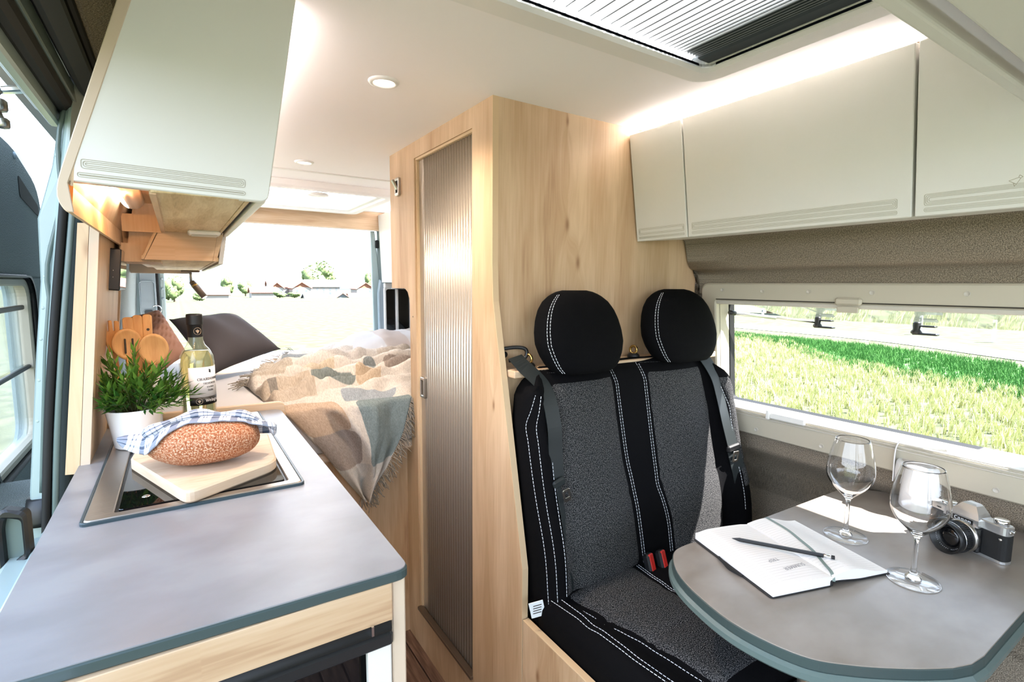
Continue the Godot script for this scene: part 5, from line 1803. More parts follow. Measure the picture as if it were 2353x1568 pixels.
func build_table():
	var t = thing("dining_table", "grey stone-look folding dining table with a rounded left end and dark green-grey rim", "table", V(0.86, 0.0, -0.40))
	var curve = spline([Vector2(0.905, 0.642), Vector2(0.850, 0.650), Vector2(0.802, 0.640), Vector2(0.752, 0.588), Vector2(0.722, 0.51), Vector2(0.711, 0.43), Vector2(0.729, 0.348), Vector2(0.771, 0.299), Vector2(0.834, 0.251), Vector2(0.886, 0.220)], 6)
	var poly = [Vector2(1.53, 0.204), Vector2(1.53, 0.545), Vector2(1.463, 0.624)]
	poly.append_array(curve)
	poly.append_array([Vector2(0.918, 0.208), Vector2(0.955, 0.204)])
	var xf = func(y): return fr(V(0, y, 0), V(1, 0, 0), V(0, 0, -1))
	var grown = []
	var c = Vector2(1.1, 0.42)
	var n = poly.size()
	for i in n:
		var d = (poly[(i + 1) % n] - poly[(i + n - 1) % n]).normalized()
		grown.append(poly[i] + Vector2(d.y, -d.x) * 0.006)
	var inn = []
	for i in n:
		var d = (poly[(i + 1) % n] - poly[(i + n - 1) % n]).normalized()
		inn.append(poly[i] - Vector2(d.y, -d.x) * 0.0015)
	obj("surface", Mb.new().prism(inn, xf.call(TY - 0.004), 0.004, 0.0006), M.tabletop, t)
	obj("upper_rim", Mb.new().prism(poly, xf.call(TY - 0.017), 0.0155, 0.001), M.edge_dark, t)
	obj("lower_rim", Mb.new().prism(grown, xf.call(TY - 0.036), 0.019, 0.005), M.rim, t)
	obj("bracket", Mb.new().prism(rounded([Vector2(0.78, 0.34), Vector2(0.93, 0.27), Vector2(0.98, 0.46), Vector2(0.84, 0.50)], 0.02, 4), xf.call(TY - 0.050), 0.015, 0.002), M.black_plastic, t)
	obj("lever", Mb.new(true).sweep(spline([V(0.772, TY - 0.048, -0.395), V(0.778, TY - 0.054, -0.362), V(0.815, TY - 0.056, -0.325), V(0.840, TY - 0.066, -0.292), V(0.862, TY - 0.062, -0.270), V(0.905, TY - 0.050, -0.240)], 6), [Vector2(0.007, -0.0016), Vector2(0.007, 0.0016), Vector2(-0.007, 0.0016), Vector2(-0.007, -0.0016)], V(0, 1, 0.3), 1.0), M.chrome, t, "chrome release lever")
	for q in [[0.80, -0.352], [0.822, -0.335], [0.845, -0.318]]:
		obj("screw", Mb.new(true).lathe([Vector2(0.0045, 0.0), Vector2(0.003, -0.002)], 10, fr(V(q[0], TY - 0.0502, q[1]), V(1, 0, 0), V(0, -1, 0))), M.steel, t)
	obj("knob", Mb.new(true).lathe([Vector2(0.012, 0.0), Vector2(0.026, 0.006), Vector2(0.026, 0.02), Vector2(0.018, 0.03)], 20, Transform3D(Basis(), V(0.855, TY - 0.085, -0.325))), M.black_plastic, t)
	obj("post", Mb.new(true).tube([V(0.845, 0.0, -0.375), V(0.845, TY - 0.05, -0.375)], 0.03, 24), M.steel, t)
	obj("foot_plate", Mb.new(true).lathe([Vector2(0.12, 0.0), Vector2(0.12, 0.006), Vector2(0.05, 0.02), Vector2(0.034, 0.05)], 28, Transform3D(Basis(), V(0.845, 0.0, -0.375))), M.steel, t)

func wine_glass_parts(c, s, t):
	# bowl and stem are one solid lathed body, the foot a thin disc
	var o = [Vector2(0.0005, 0.0030), Vector2(0.012, 0.0030), Vector2(0.0110, 0.0085), Vector2(0.0062, 0.0135), Vector2(0.0046, 0.020), Vector2(0.0040, 0.040), Vector2(0.0040, 0.072), Vector2(0.0052, 0.080), Vector2(0.0095, 0.0865), Vector2(0.0205, 0.0975), Vector2(0.0330, 0.1110), Vector2(0.0415, 0.1265), Vector2(0.0435, 0.1400), Vector2(0.0425, 0.1560), Vector2(0.0385, 0.1780), Vector2(0.0330, 0.2000), Vector2(0.0308, 0.2080)]
	var i = [Vector2(0.0302, 0.2087), Vector2(0.0296, 0.2080), Vector2(0.0318, 0.2000), Vector2(0.0373, 0.1780), Vector2(0.0413, 0.1560), Vector2(0.0423, 0.1400), Vector2(0.0402, 0.1272), Vector2(0.0316, 0.1122), Vector2(0.0190, 0.0992), Vector2(0.0090, 0.0915), Vector2(0.0005, 0.0890)]
	var prof = spline(o, 3)
	prof.append_array(spline(i, 3))
	for k in prof.size():
		prof[k] = Vector2(maxf(prof[k].x, 0.0003), maxf(prof[k].y, 0.0)) * s
	obj("bowl", Mb.new(true).lathe(prof, 56, Transform3D(Basis(), c)), M.crystal, t)
	var f = [Vector2(0.0385, 0.0), Vector2(0.0395, 0.0010), Vector2(0.0388, 0.0018), Vector2(0.026, 0.0026), Vector2(0.012, 0.0030), Vector2(0.0005, 0.0031)]
	for k in f.size():
		f[k] *= s
	obj("foot", Mb.new(true).lathe(f, 56, Transform3D(Basis(), c)), M.pane_foot, t)
	var rp = []
	for k in 49:
		rp.append(c + V(0.0393 * s * cos(TAU * k / 48.0), 0.0011 * s, 0.0393 * s * sin(TAU * k / 48.0)))
	obj("foot_edge", Mb.new(true).tube(rp, 0.0011, 6, false), M.crystal, t)

func build_table_things():
	for q in [[V(1.174, TY + 0.0004, -0.490), 1.02, "empty stemmed wine glass farther from the camera, standing beside the open notebook"], [V(1.097, TY + 0.0004, -0.342), 1.02, "empty stemmed wine glass nearest the camera, in front of the white lantern"]]:
		var t = thing("wine_glass", q[2], "wine glass", q[0], "wine glasses on the table")
		wine_glass_parts(q[0], q[1], t)
	# white lantern with a strap handle
	var lc = V(1.462, TY, -0.462)
	var l = thing("lantern", "white cylindrical lantern with a flat arched handle standing by the side window", "lantern", lc)
	obj("body", Mb.new(true).lathe([Vector2(0.043, 0.0), Vector2(0.0455, 0.004), Vector2(0.0485, 0.092), Vector2(0.0465, 0.112), Vector2(0.043, 0.117), Vector2(0.036, 0.1185), Vector2(0.035, 0.115), Vector2(0.001, 0.113)], 44, Transform3D(Basis(), lc)), M.white_ceramic, l)
	obj("lid_disc", Mb.new(true).lathe([Vector2(0.035, 0.1145), Vector2(0.0345, 0.118), Vector2(0.001, 0.119)], 36, Transform3D(Basis(), lc)), M.white_cloth, l)
	var hp = []
	var ax = V(0.30, 0, 0.954)
	for q in [[-0.0470, 0.060], [-0.0475, 0.10], [-0.0470, 0.135], [-0.0420, 0.156], [-0.030, 0.166], [0.0, 0.1675], [0.030, 0.166], [0.0420, 0.156], [0.0470, 0.135], [0.0475, 0.10], [0.0470, 0.060]]:
		hp.append(lc + ax * q[0] * 1.06 + V(0, q[1] * 1.02, 0))
	var side = ax.cross(Vector3.UP)
	obj("handle", Mb.new(true).sweep(spline(hp, 4), [Vector2(0.0013, -0.0085), Vector2(0.0013, 0.0085), Vector2(-0.0013, 0.0085), Vector2(-0.0013, -0.0085)], side, 1.0), M.white_ceramic, l)
	obj("rivet", Mb.new(true).lathe([Vector2(0.004, 0.0), Vector2(0.003, 0.001)], 12, fr(lc + ax * 0.0515 + V(0, 0.066, 0), side, ax)), M.plug, l)
	build_notebook()
	build_camera()

func build_notebook():
	var t = thing("notebook", "open lined notebook with a green ribbon and a pencilled note lying on the table", "notebook", V(0.97, TY, -0.49))
	# local axes: a along the spine (towards the camera), b across to the right page
	var o = V(1.012, TY, -0.615)
	var a = V(-0.060, 0, 0.206).normalized()
	var b = V(a.z, 0, -a.x)
	if b.x < 0:
		b = -b
	var L = 0.212
	var at = func(u, w, h): return o + a * u + b * w + Vector3.UP * h
	# left block is the thick one, the right side thin and rising in a curve
	var cov := Mb.new()
	cov.prism(rounded([Vector2(-0.136, -L - 0.002), Vector2(-0.006, -L - 0.002), Vector2(-0.006, 0.002), Vector2(-0.136, 0.002)], [0.008, 0, 0, 0.008], 4), fr(o, b, -a), 0.0022, 0.0006)
	obj("cover", cov, M.leatherette, t, "black cover board")
	var cr := Mb.new()
	var g = []
	for j in 2:
		var row = []
		for i in 9:
			var u = i / 8.0
			row.append(at.call(lerpf(L + 0.002, -0.002, j), lerpf(-0.001, 0.134, u), lerpf(0.009, 0.0035, smoothstep(0.0, 0.55, u))))
		g.append(row)
	cr.grid(g, 0.002)
	obj("cover", cr, M.leatherette, t, "black cover board")
	obj("spine", Mb.new().box(at.call(L / 2, -0.003, 0.006), V(0.006, 0.012, L + 0.004), 0.002, Basis(b, Vector3.UP, b.cross(Vector3.UP))), M.leatherette, t)
	var hL = func(w): return 0.0185 + 0.0015 * sin(clampf(-w / 0.13, 0, 1) * PI) - 0.0035 * smoothstep(0.10, 0.131, -w) - 0.0015 * smoothstep(0.02, 0.0, -w)
	var hR = func(w): return 0.0185 + 0.0085 * sin(clampf(w / 0.10, 0, 1) * PI * 0.72) * exp(-w * 9.0) * 1.4 - 0.0125 * smoothstep(0.035, 0.125, w)
	var left := Mb.new(true)
	g = []
	for j in 2:
		var row = []
		for i in 17:
			var w = lerpf(-0.131, -0.001, i / 16.0)
			row.append(at.call(lerpf(L, 0.0, j), w, hL.call(w)))
		g.append(row)
	var bl := Mb.new(false)
	var top = []
	# page block as a loft across the page
	var rings = []
	for i in 17:
		var w = lerpf(-0.131, -0.001, i / 16.0)
		var h = hL.call(w)
		rings.append([at.call(L, w, 0.0024), at.call(0.0, w, 0.0024), at.call(0.0, w, h), at.call(L, w, h)])
	obj("left_pages", Mb.new().loft(rings), M.paper, t, "thick left page block")
	rings = []
	for i in 21:
		var w = lerpf(0.0, 0.130, i / 20.0)
		var h = hR.call(w)
		var h0 = minf(lerpf(0.0095, 0.0042, smoothstep(0.0, 0.55, w / 0.134)), h - 0.0006)
		rings.append([at.call(L, w, h0), at.call(0.0, w, h0), at.call(0.0, w, h), at.call(L, w, h)])
	obj("right_pages", Mb.new().loft(rings), M.paper, t, "curved right pages")
	# ruled lines
	var lm := Mb.new()
	for k in 27:
		var u = 0.012 + k * 0.0072
		for s in 2:
			var prev = null
			for i in 9:
				var w = lerpf(-0.126, -0.004, i / 8.0) if s == 0 else lerpf(0.004, 0.125, i / 8.0)
				var h = (hL.call(w) if s == 0 else hR.call(w)) + 0.00025
				var p = at.call(u, w, h)
				if prev != null:
					lm.quad(prev + a * 0.0003, p + a * 0.0003, p - a * 0.0003, prev - a * 0.0003)
				prev = p
	obj("ruled_lines", lm, M.paper_line, t).set_meta("kind", "stuff")
	# pencilled words, written from the other side of the table
	for q in [["SUMMER", 0.168, -0.030, 0.0125], ["TRIP", 0.140, -0.052, 0.0125]]:
		var tm = text_mesh(q[0], q[3], 0.0002, "Droid Sans", 300, true)
		var wx = -b
		var wy = a
		var arr = tm.get_mesh_arrays()
		var vs = arr[Mesh.ARRAY_VERTEX]
		var ns = arr[Mesh.ARRAY_NORMAL]
		for i in vs.size():
			var wpos = q[2] - vs[i].x - 0.012
			vs[i] = at.call(q[1] + vs[i].y * 0.9 + 0.2 * vs[i].x * 0.6, wpos, hL.call(wpos) + 0.0003 + maxf(vs[i].z, 0.0))
			ns[i] = Vector3.UP
		arr[Mesh.ARRAY_VERTEX] = vs
		arr[Mesh.ARRAY_NORMAL] = ns
		arr[Mesh.ARRAY_TANGENT] = null
		var am := ArrayMesh.new()
		am.add_surface_from_arrays(Mesh.PRIMITIVE_TRIANGLES, arr)
		obj("handwriting", am, M.pencil_ink, t)
	var rp = []
	for q in [[-0.002, 0.052], [0.02, 0.052], [0.06, 0.050], [0.10, 0.040], [0.14, 0.030], [0.18, 0.014], [0.205, 0.004]]:
		rp.append(at.call(q[0], q[1], hR.call(q[1]) + 0.0012))
	rp.append(at.call(L + 0.002, -0.001, 0.010))
	obj("ribbon", Mb.new().sweep(spline(rp, 5), [Vector2(0.003, -0.0003), Vector2(0.003, 0.0003), Vector2(-0.003, 0.0003), Vector2(-0.003, -0.0003)], Vector3.UP, 1.0), M.ribbon, t, "grey-green ribbon marker")
	# elastic band loop sticking out at the left edge
	obj("elastic_band", Mb.new().sweep(spline([at.call(0.075, -0.134, 0.003), at.call(0.10, -0.139, 0.004), at.call(0.12, -0.142, 0.003), at.call(0.145, -0.136, 0.003)], 5), [Vector2(0.003, -0.001), Vector2(0.003, 0.001), Vector2(-0.003, 0.001), Vector2(-0.003, -0.001)], Vector3.UP, 1.0), M.rubber, t)
	var p0 = V(0.9135, TY + 0.0245, -0.586)
	var p1 = V(1.0015, TY + 0.0290, -0.4325)
	var pn = thing("pencil", "black pencil with a silver ferrule lying across the open notebook", "pencil", (p0 + p1) / 2.0 - V(0, 0.004, 0))
	var d = (p1 - p0).normalized()
	obj("shaft", Mb.new().tube([p0 + d * 0.014, p1 - d * 0.018], 0.0037, 6), M.paint_black, pn)
	obj("tip", Mb.new().tube([p0, p0 + d * 0.014], [0.0003, 0.0037], 6), M.paint_black, pn)
	obj("ferrule", Mb.new(true).tube([p1 - d * 0.018, p1 - d * 0.006], 0.0038, 12), M.chrome, pn)
	obj("eraser", Mb.new(true).tube([p1 - d * 0.006, p1], 0.0036, 12), M.paint_black, pn)

func build_camera():
	# local frame: x along the body to the right as seen from the lens side, y up, z out through the lens
	var o = V(1.337, TY, -0.331)
	var t = thing("film_camera", "vintage silver and black film camera lying lens forward at the right end of the table", "camera", o)
	var front = V(-0.94, 0, -0.33).normalized()
	var xr = Vector3.UP.cross(front).normalized()
	var B = Basis(xr, Vector3.UP, front)
	var P = func(x, y, z): return o + B * V(x, y, z)
	var plan = rounded([Vector2(-0.068, 0.013), Vector2(-0.072, 0.0), Vector2(-0.068, -0.015), Vector2(0.068, -0.015), Vector2(0.072, 0.0), Vector2(0.068, 0.013)], 0.008, 3)
	# prism frame: x right, y = -z... : x, z of the camera as polygon, pushed upwards
	var pf = func(y): return fr(P.call(0, y, 0), xr, -front)
	var plan2 = []
	for p in plan:
		plan2.append(Vector2(p.x, -p.y))
	if Geometry2D.is_polygon_clockwise(PackedVector2Array(plan2)):
		plan2.reverse()
	obj("base_plate", Mb.new().prism(plan2, pf.call(0.0), 0.006, 0.001), M.silver_body, t)
	obj("body", Mb.new().prism(plan2, pf.call(0.006), 0.050, 0.0005), M.leatherette, t, "black leatherette body")
	obj("top_plate", Mb.new().prism(plan2, pf.call(0.056), 0.019, 0.002), M.silver_body, t, "silver top plate")
	# mirror box front and prism hump
	obj("mirror_box", Mb.new().box(P.call(0.004, 0.031, 0.015), V(0.056, 0.052, 0.014), 0.003, B), M.black_plastic, t)
	var hump := Mb.new()
	var hr = []
	for q in [[0.056, 0.029, 0.022, -0.016], [0.070, 0.028, 0.021, -0.016], [0.080, 0.023, 0.016, -0.014], [0.093, 0.013, 0.008, -0.012], [0.096, 0.009, 0.003, -0.010]]:
		hr.append([P.call(q[1], q[0], q[2]), P.call(q[1], q[0], q[3]), P.call(-q[1], q[0], q[3]), P.call(-q[1], q[0], q[2])])
	hump.loft(hr)
	var hp = obj("prism_hump", hump, M.silver_body, t, "silver pentaprism hump")
	obj("name_plate", Mb.new().box(P.call(0.0, 0.0625, 0.0222), V(0.038, 0.0095, 0.001), 0.0003, B), M.paint_black, hp)
	var put = func(s, size, x, y, z, m, who):
		var tm = text_mesh(s, size, 0.0004, "Droid Sans", 700)
		var e = obj("lettering", tm, m, who)
		e.transform = Transform3D(B, P.call(x, y, z) - (base_of(t) if who == t else Vector3.ZERO))
		return e
	put.call("Canon", 0.0105, 0.0, 0.0625, 0.0229, M.stitch, hp)
	put.call("1000", 0.0055, -0.048, 0.064, 0.0136, M.shadow_gap, t)
	# lens: rings along z
	var lx = 0.004
	var ly = 0.031
	var lf = func(z): return fr(P.call(lx, ly, z), xr, front)   # lathe axis = local y = front
	obj("lens_mount", Mb.new(true).lathe([Vector2(0.031, 0.0), Vector2(0.0315, 0.001), Vector2(0.0315, 0.008), Vector2(0.030, 0.010)], 44, lf.call(0.021)), M.steel, t, "silver lens mount ring")
	obj("aperture_ring", Mb.new(true).lathe([Vector2(0.029, 0.0), Vector2(0.0295, 0.008), Vector2(0.029, 0.010)], 44, lf.call(0.030)), M.black_plastic, t)
	var fr_ := Mb.new(false)
	var fp = [Vector2(0.0295, 0.0), Vector2(0.031, 0.001)]
	fr_.lathe(fp, 60, lf.call(0.040))
	for k in 48:
		var aa = TAU * k / 48.0
		fr_.box(P.call(lx, ly, 0.047) + B * V(cos(aa) * 0.0302, sin(aa) * 0.0302, 0), V(0.0022, 0.0022, 0.013), 0.0004, B * Basis(V(0, 0, 1), aa))
	fr_.lathe([Vector2(0.030, 0.0), Vector2(0.030, 0.014)], 44, lf.call(0.040))
	obj("focus_ring", fr_, M.black_plastic, t, "ribbed black focus ring")
	obj("chrome_line", Mb.new(true).lathe([Vector2(0.0305, 0.0), Vector2(0.031, 0.0008), Vector2(0.0305, 0.0016)], 44, lf.call(0.0545)), M.chrome, t)
	obj("filter_ring", Mb.new(true).lathe([Vector2(0.030, 0.0), Vector2(0.0315, 0.002), Vector2(0.0315, 0.014), Vector2(0.0300, 0.0155), Vector2(0.0285, 0.015), Vector2(0.0270, 0.006), Vector2(0.0200, 0.003), Vector2(0.019, 0.000)], 48, lf.call(0.056), true, false), M.black_plastic, t)
	obj("front_element", Mb.new(true).lathe([Vector2(0.0195, 0.0), Vector2(0.015, 0.002), Vector2(0.008, 0.0033), Vector2(0.0003, 0.0036)], 36, lf.call(0.0575)), M.glass_black, t, "dark front lens glass")
	for k in 26:
		var aa = lerpf(2.1, 5.6, k / 25.0)
		if k % 7 == 6:
			continue
		obj("engraving", Mb.new().box(P.call(lx, ly, 0.0612) + B * V(cos(aa) * 0.0238, sin(aa) * 0.0238, 0), V(0.0006, 0.0014, 0.0003), 0, B * Basis(V(0, 0, 1), aa - PI / 2)), M.stitch, t)
	# dials and levers on top
	obj("rewind_knob", Mb.new(true).lathe([Vector2(0.011, 0.0), Vector2(0.012, 0.002), Vector2(0.012, 0.008), Vector2(0.010, 0.009)], 28, Transform3D(Basis(), P.call(0.052, 0.075, -0.002))), M.chrome, t)
	obj("shutter_dial", Mb.new(true).lathe([Vector2(0.010, 0.0), Vector2(0.0105, 0.001), Vector2(0.0105, 0.006), Vector2(0.009, 0.007)], 28, Transform3D(Basis(), P.call(-0.040, 0.075, -0.002))), M.chrome, t)
	obj("shutter_release", Mb.new(true).lathe([Vector2(0.004, 0.0), Vector2(0.004, 0.004), Vector2(0.002, 0.005)], 14, Transform3D(Basis(), P.call(-0.026, 0.075, 0.006))), M.chrome, t)
	obj("accessory_shoe", Mb.new().box(P.call(-0.020, 0.079, -0.010), V(0.020, 0.006, 0.008), 0.001, B), M.black_plastic, t)
	for k in 2:
		obj("sync_socket", Mb.new(true).lathe([Vector2(0.0030, 0.0), Vector2(0.0030, 0.002), Vector2(0.0015, 0.0022)], 12, fr(P.call(0.0715, 0.066, 0.004 - k * 0.009), Vector3.UP, xr)), M.chrome, t)
	obj("strap_lug", Mb.new(true).tube([P.call(0.064, 0.050, 0.013), P.call(0.064, 0.050, 0.018)], 0.0028, 10), M.chrome, t)
	obj("strap_lug", Mb.new(true).tube([P.call(-0.072, 0.054, 0.0), P.call(-0.078, 0.054, 0.0)], 0.0028, 10), M.chrome, t)
	obj("self_timer", Mb.new().box(P.call(-0.040, 0.036, 0.0155), V(0.007, 0.024, 0.004), 0.0015, B), M.black_plastic, t)

# ---------------------------------------------------------------- sliding door parked at the left, outside the body
func build_left_door():
	var d = group_node("door_1")
	# plane facing +x: local x runs to the back (-z), y up
	var X = -0.42
	var xf = func(x): return fr(V(x, 0, 0), V(0, 0, -1), V(0, 1, 0))
	var inner = rrect(2.09, 0.985, 0.60, 0.555, 0.07, 6)
	var outer = rounded([Vector2(1.30, 0.46), Vector2(2.72, 0.46), Vector2(2.72, 1.60), Vector2(2.40, 1.66), Vector2(2.15, 1.70), Vector2(1.30, 1.70)], [0.05, 0.05, 0.10, 0.1, 0.08, 0.05], 4)
	# lining around the window: boxes keep the window hole open
	var fm := Mb.new()
	fm.prism(rounded([Vector2(1.50, 1.262), Vector2(2.66, 1.262), Vector2(2.66, 1.60), Vector2(2.30, 1.685), Vector2(2.18, 1.69), Vector2(1.50, 1.69)], [0, 0.02, 0.12, 0.05, 0.05, 0], 5), xf.call(X - 0.03), 0.03, 0.008)
	fm.prism([Vector2(2.39, 0.50), Vector2(2.66, 0.50), Vector2(2.66, 1.265), Vector2(2.39, 1.265)], xf.call(X - 0.03), 0.03, 0.004)
	fm.prism([Vector2(1.50, 0.50), Vector2(2.395, 0.50), Vector2(2.395, 0.705), Vector2(1.50, 0.705)], xf.call(X - 0.03), 0.03, 0.004)
	obj("felt_lining", fm, M.felt_blue, d)
	var pk = rounded([Vector2(2.335, 1.60), Vector2(2.335, 1.53), Vector2(2.60, 1.49), Vector2(2.60, 1.53)].map(func(p): return p), 0.015, 3)
	obj("pocket", Mb.new().prism(pk if not Geometry2D.is_polygon_clockwise(PackedVector2Array(pk)) else rev(pk), xf.call(X - 0.004), 0.006), M.rubber, d)
	obj("trim_clip", Mb.new(true).lathe([Vector2(0.012, 0.0), Vector2(0.011, 0.004), Vector2(0.004, 0.007)], 14, fr(V(X, 1.655, -2.31), V(0, 0, 1), V(1, 0, 0))), M.trim_grey, d)
	obj("window_rubber", Mb.new().frame(rrect(2.09, 0.985, 0.62, 0.575, 0.08, 6), inner, xf.call(X - 0.02), 0.03, 0.008), M.black_plastic, d)
	obj("window_frame", Mb.new().frame(inner, rrect(2.09, 0.985, 0.545, 0.505, 0.05, 6), xf.call(X - 0.035), 0.03, 0.005), M.window_frame, d)
	obj("pane", Mb.new().prism(rrect(2.09, 0.985, 0.56, 0.52, 0.05, 4), xf.call(X - 0.032), 0.004), M.pane, d)
	obj("blind_bar", Mb.new().box(V(X - 0.022, 0.962, -2.09), V(0.012, 0.014, 0.55), 0.003), M.black_plastic, d)
	obj("blind_bar", Mb.new().box(V(X - 0.022, 1.165, -2.20), V(0.012, 0.016, 0.30), 0.003), M.track, d)
	obj("outer_skin", Mb.new().frame(rrect(2.06, 1.09, 1.44, 1.26, 0.10, 6), inner, xf.call(X - 0.075), 0.04, 0.01), M.body_teal, d)
	obj("lower_carpet", Mb.new().box(V(X + 0.03, 0.59, -2.1), V(0.06, 0.02, 1.1), 0.006), M.felt_blue, d)
	# check arm of the door at the top of the pillar
	var a = d
	obj("hinge_arm", Mb.new(true).tube(spline([V(-0.195, 1.660, -1.46), V(-0.235, 1.648, -1.47), V(-0.285, 1.636, -1.49), V(-0.292, 1.605, -1.5), V(-0.284, 1.575, -1.5)], 5), 0.0065, 10), M.steel, a)
	obj("link_plate", Mb.new().box(V(-0.245, 1.643, -1.475), V(0.07, 0.012, 0.02), 0.003, Basis(V(0, 0, 1), 0.25)), M.chrome, a)
	obj("roller", Mb.new(true).lathe([Vector2(0.012, 0.0), Vector2(0.014, 0.004), Vector2(0.014, 0.02), Vector2(0.010, 0.024)], 16, Transform3D(Basis(), V(-0.287, 1.598, -1.495))), M.steel, a)
	obj("roller", Mb.new(true).lathe([Vector2(0.010, 0.0), Vector2(0.012, 0.003), Vector2(0.012, 0.016), Vector2(0.008, 0.02)], 16, Transform3D(Basis(), V(-0.284, 1.565, -1.495))), M.steel, a)
	obj("pivot_block", Mb.new().box(V(-0.205, 1.652, -1.46), V(0.03, 0.024, 0.03), 0.006), M.trim_dark, a)

func rev(p):
	var q = p.duplicate()
	q.reverse()
	return q

# ---------------------------------------------------------------- rear opening
func build_rear():
	var h = thing("rear_header", "light wood header board above the open rear doors with two small metal hooks", "header", V(0.5, 1.585, -3.2))
	obj("board", Mb.new().box(V(0.50, 1.640, -3.20), V(1.30, 0.108, 0.018), 0.001), M.wood_across, h)
	obj("lower_rail", Mb.new().box(V(0.50, 1.584, -3.20), V(1.30, 0.006, 0.022), 0.001), M.wood_pale, h)
	for x in [0.522, 0.703]:
		var hp = [V(x - 0.014, 1.582, -3.196), V(x - 0.014, 1.566, -3.194), V(x + 0.012, 1.566, -3.194), V(x + 0.014, 1.582, -3.196)]
		obj("metal_hook", Mb.new().tube(hp, 0.0016, 6), M.steel, h)
	# body panels round the opening
	var w = group_node("wall_rear")
	obj("body_panel", Mb.new().box(V(-0.19, 0.85, -3.26), V(0.24, 1.7, 0.05)), M.body_teal, w)
	obj("body_panel", Mb.new().box(V(1.45, 0.85, -3.26), V(0.45, 1.7, 0.05)), M.body_teal, w)
	obj("body_panel", Mb.new().box(V(0.62, 1.67, -3.26), V(1.9, 0.16, 0.05)), M.body_teal, w)
	# left pillar trim: pale plastic with a panel, a grip slot, a lower pocket and a lashing eye
	var t = thing("pillar_trim", "pale blue-grey plastic trim with a grip slot beside the left rear door edge", "trim panel", V(-0.11, 0.6, -3.12))
	var tx = fr(V(0, 0, -3.135), V(1, 0, 0), V(0, 1, 0))
	obj("cover", Mb.new().prism([Vector2(-0.165, 0.6), Vector2(-0.092, 0.6), Vector2(-0.086, 1.34), Vector2(-0.155, 1.34)], tx, 0.02, 0.004), M.trim_grey, t)
	obj("raised_panel", Mb.new().frame(rrect(-0.126, 1.16, 0.066, 0.20, 0.018, 4), rrect(-0.126, 1.16, 0.058, 0.192, 0.015, 4), fr(V(0, 0, -3.115), V(1, 0, 0), V(0, 1, 0)), 0.005, 0.002), M.trim_grey, t)
	obj("grip_slot", Mb.new().prism(rrect(-0.124, 1.105, 0.036, 0.022, 0.010, 4), fr(V(0, 0, -3.1145), V(1, 0, 0), V(0, 1, 0)), 0.003), M.trim_dark, t)
	obj("lower_pocket", Mb.new().prism(rrect(-0.122, 1.02, 0.05, 0.055, 0.012, 4), fr(V(0, 0, -3.1145), V(1, 0, 0), V(0, 1, 0)), 0.003), M.rubber, t)
	obj("seal", Mb.new().box(V(-0.082, 0.97, -3.13), V(0.014, 0.76, 0.03), 0.004), M.rubber, t)
	obj("door_edge", Mb.new().box(V(-0.064, 0.97, -3.20), V(0.022, 0.80, 0.03), 0.004), M.body_teal, t)
	for y in [1.27, 1.22, 1.17]:
		obj("bolt", Mb.new(true).lathe([Vector2(0.006, 0.0), Vector2(0.004, 0.003)], 10, fr(V(-0.064, y, -3.184), V(1, 0, 0), V(0, 0, 1))), M.trim_grey, t)
	var rp = []
	for k in 21:
		var a = lerpf(-2.4, 2.4, k / 20.0)
		rp.append(V(-0.092 + 0.020 * cos(a), 1.118 + 0.020 * sin(a), -3.10))
	obj("lashing_eye", Mb.new(true).tube(rp, 0.0028, 8), M.chrome, t)
	# right side: overhead cabinet over the bed and the open door
	var c = thing("rear_overhead_cabinet", "white overhead cabinet at the right rear above the bed, behind the wardrobe", "cabinet", V(1.2, 1.26, -2.5))
	obj("body", Mb.new().prism([Vector2(1.098, 1.275), Vector2(1.38, 1.275), Vector2(1.38, 1.45), Vector2(1.20, 1.672), Vector2(1.082, 1.672)], fr(V(0, 0, -3.17), V(1, 0, 0), V(0, 1, 0)), 1.36), M.cream, c)
	obj("door", Mb.new().prism([Vector2(1.082, 1.262), Vector2(1.098, 1.262), Vector2(1.082, 1.674), Vector2(1.066, 1.674)], fr(V(0, 0, -3.175), V(1, 0, 0), V(0, 1, 0)), 1.36, 0.002), M.cream, c)
	var d = group_node("door_2")
	# open rear door seen from inside, swung out beyond the right-hand opening
	obj("pillar_edge", Mb.new().prism([Vector2(1.045, 0.5), Vector2(1.085, 0.5), Vector2(1.078, 1.3), Vector2(1.055, 1.58), Vector2(1.028, 1.58)], fr(V(0, 0, -3.24), V(1, 0, 0), V(0, 1, 0)), 0.03, 0.004), M.body_teal, d)
	obj("pillar_trim", Mb.new().prism([Vector2(1.062, 0.5), Vector2(1.105, 0.5), Vector2(1.098, 1.26), Vector2(1.072, 1.28), Vector2(1.058, 1.2)], fr(V(0, 0, -3.205), V(1, 0, 0), V(0, 1, 0)), 0.03, 0.006), M.trim_grey, d)
	obj("striker", Mb.new().box(V(1.066, 1.50, -3.205), V(0.022, 0.05, 0.02), 0.004), M.rubber, d)
	var wx = fr(V(0, 0, -3.19), V(1, 0, 0), V(0, 1, 0))
	obj("window_frame", Mb.new().frame(rrect(1.185, 0.99, 0.19, 0.50, 0.02, 4), rrect(1.185, 0.99, 0.16, 0.46, 0.015, 4), wx, 0.03, 0.004), M.plastic_white, d)
	obj("mullion", Mb.new().box(V(1.178, 0.99, -3.175), V(0.016, 0.46, 0.02), 0.003), M.plastic_white, d)
	obj("dark_pane", Mb.new().box(V(1.185, 0.99, -3.185), V(0.165, 0.465, 0.006)), M.glass_black, d)
	obj("blind_box", Mb.new().box(V(1.15, 1.245, -3.16), V(0.12, 0.03, 0.03), 0.004), M.plastic_white, d)
	obj("grab_rail", Mb.new(true).tube([V(1.13, 1.225, -3.15), V(1.22, 1.225, -3.15)], 0.004, 8), M.chrome, d)
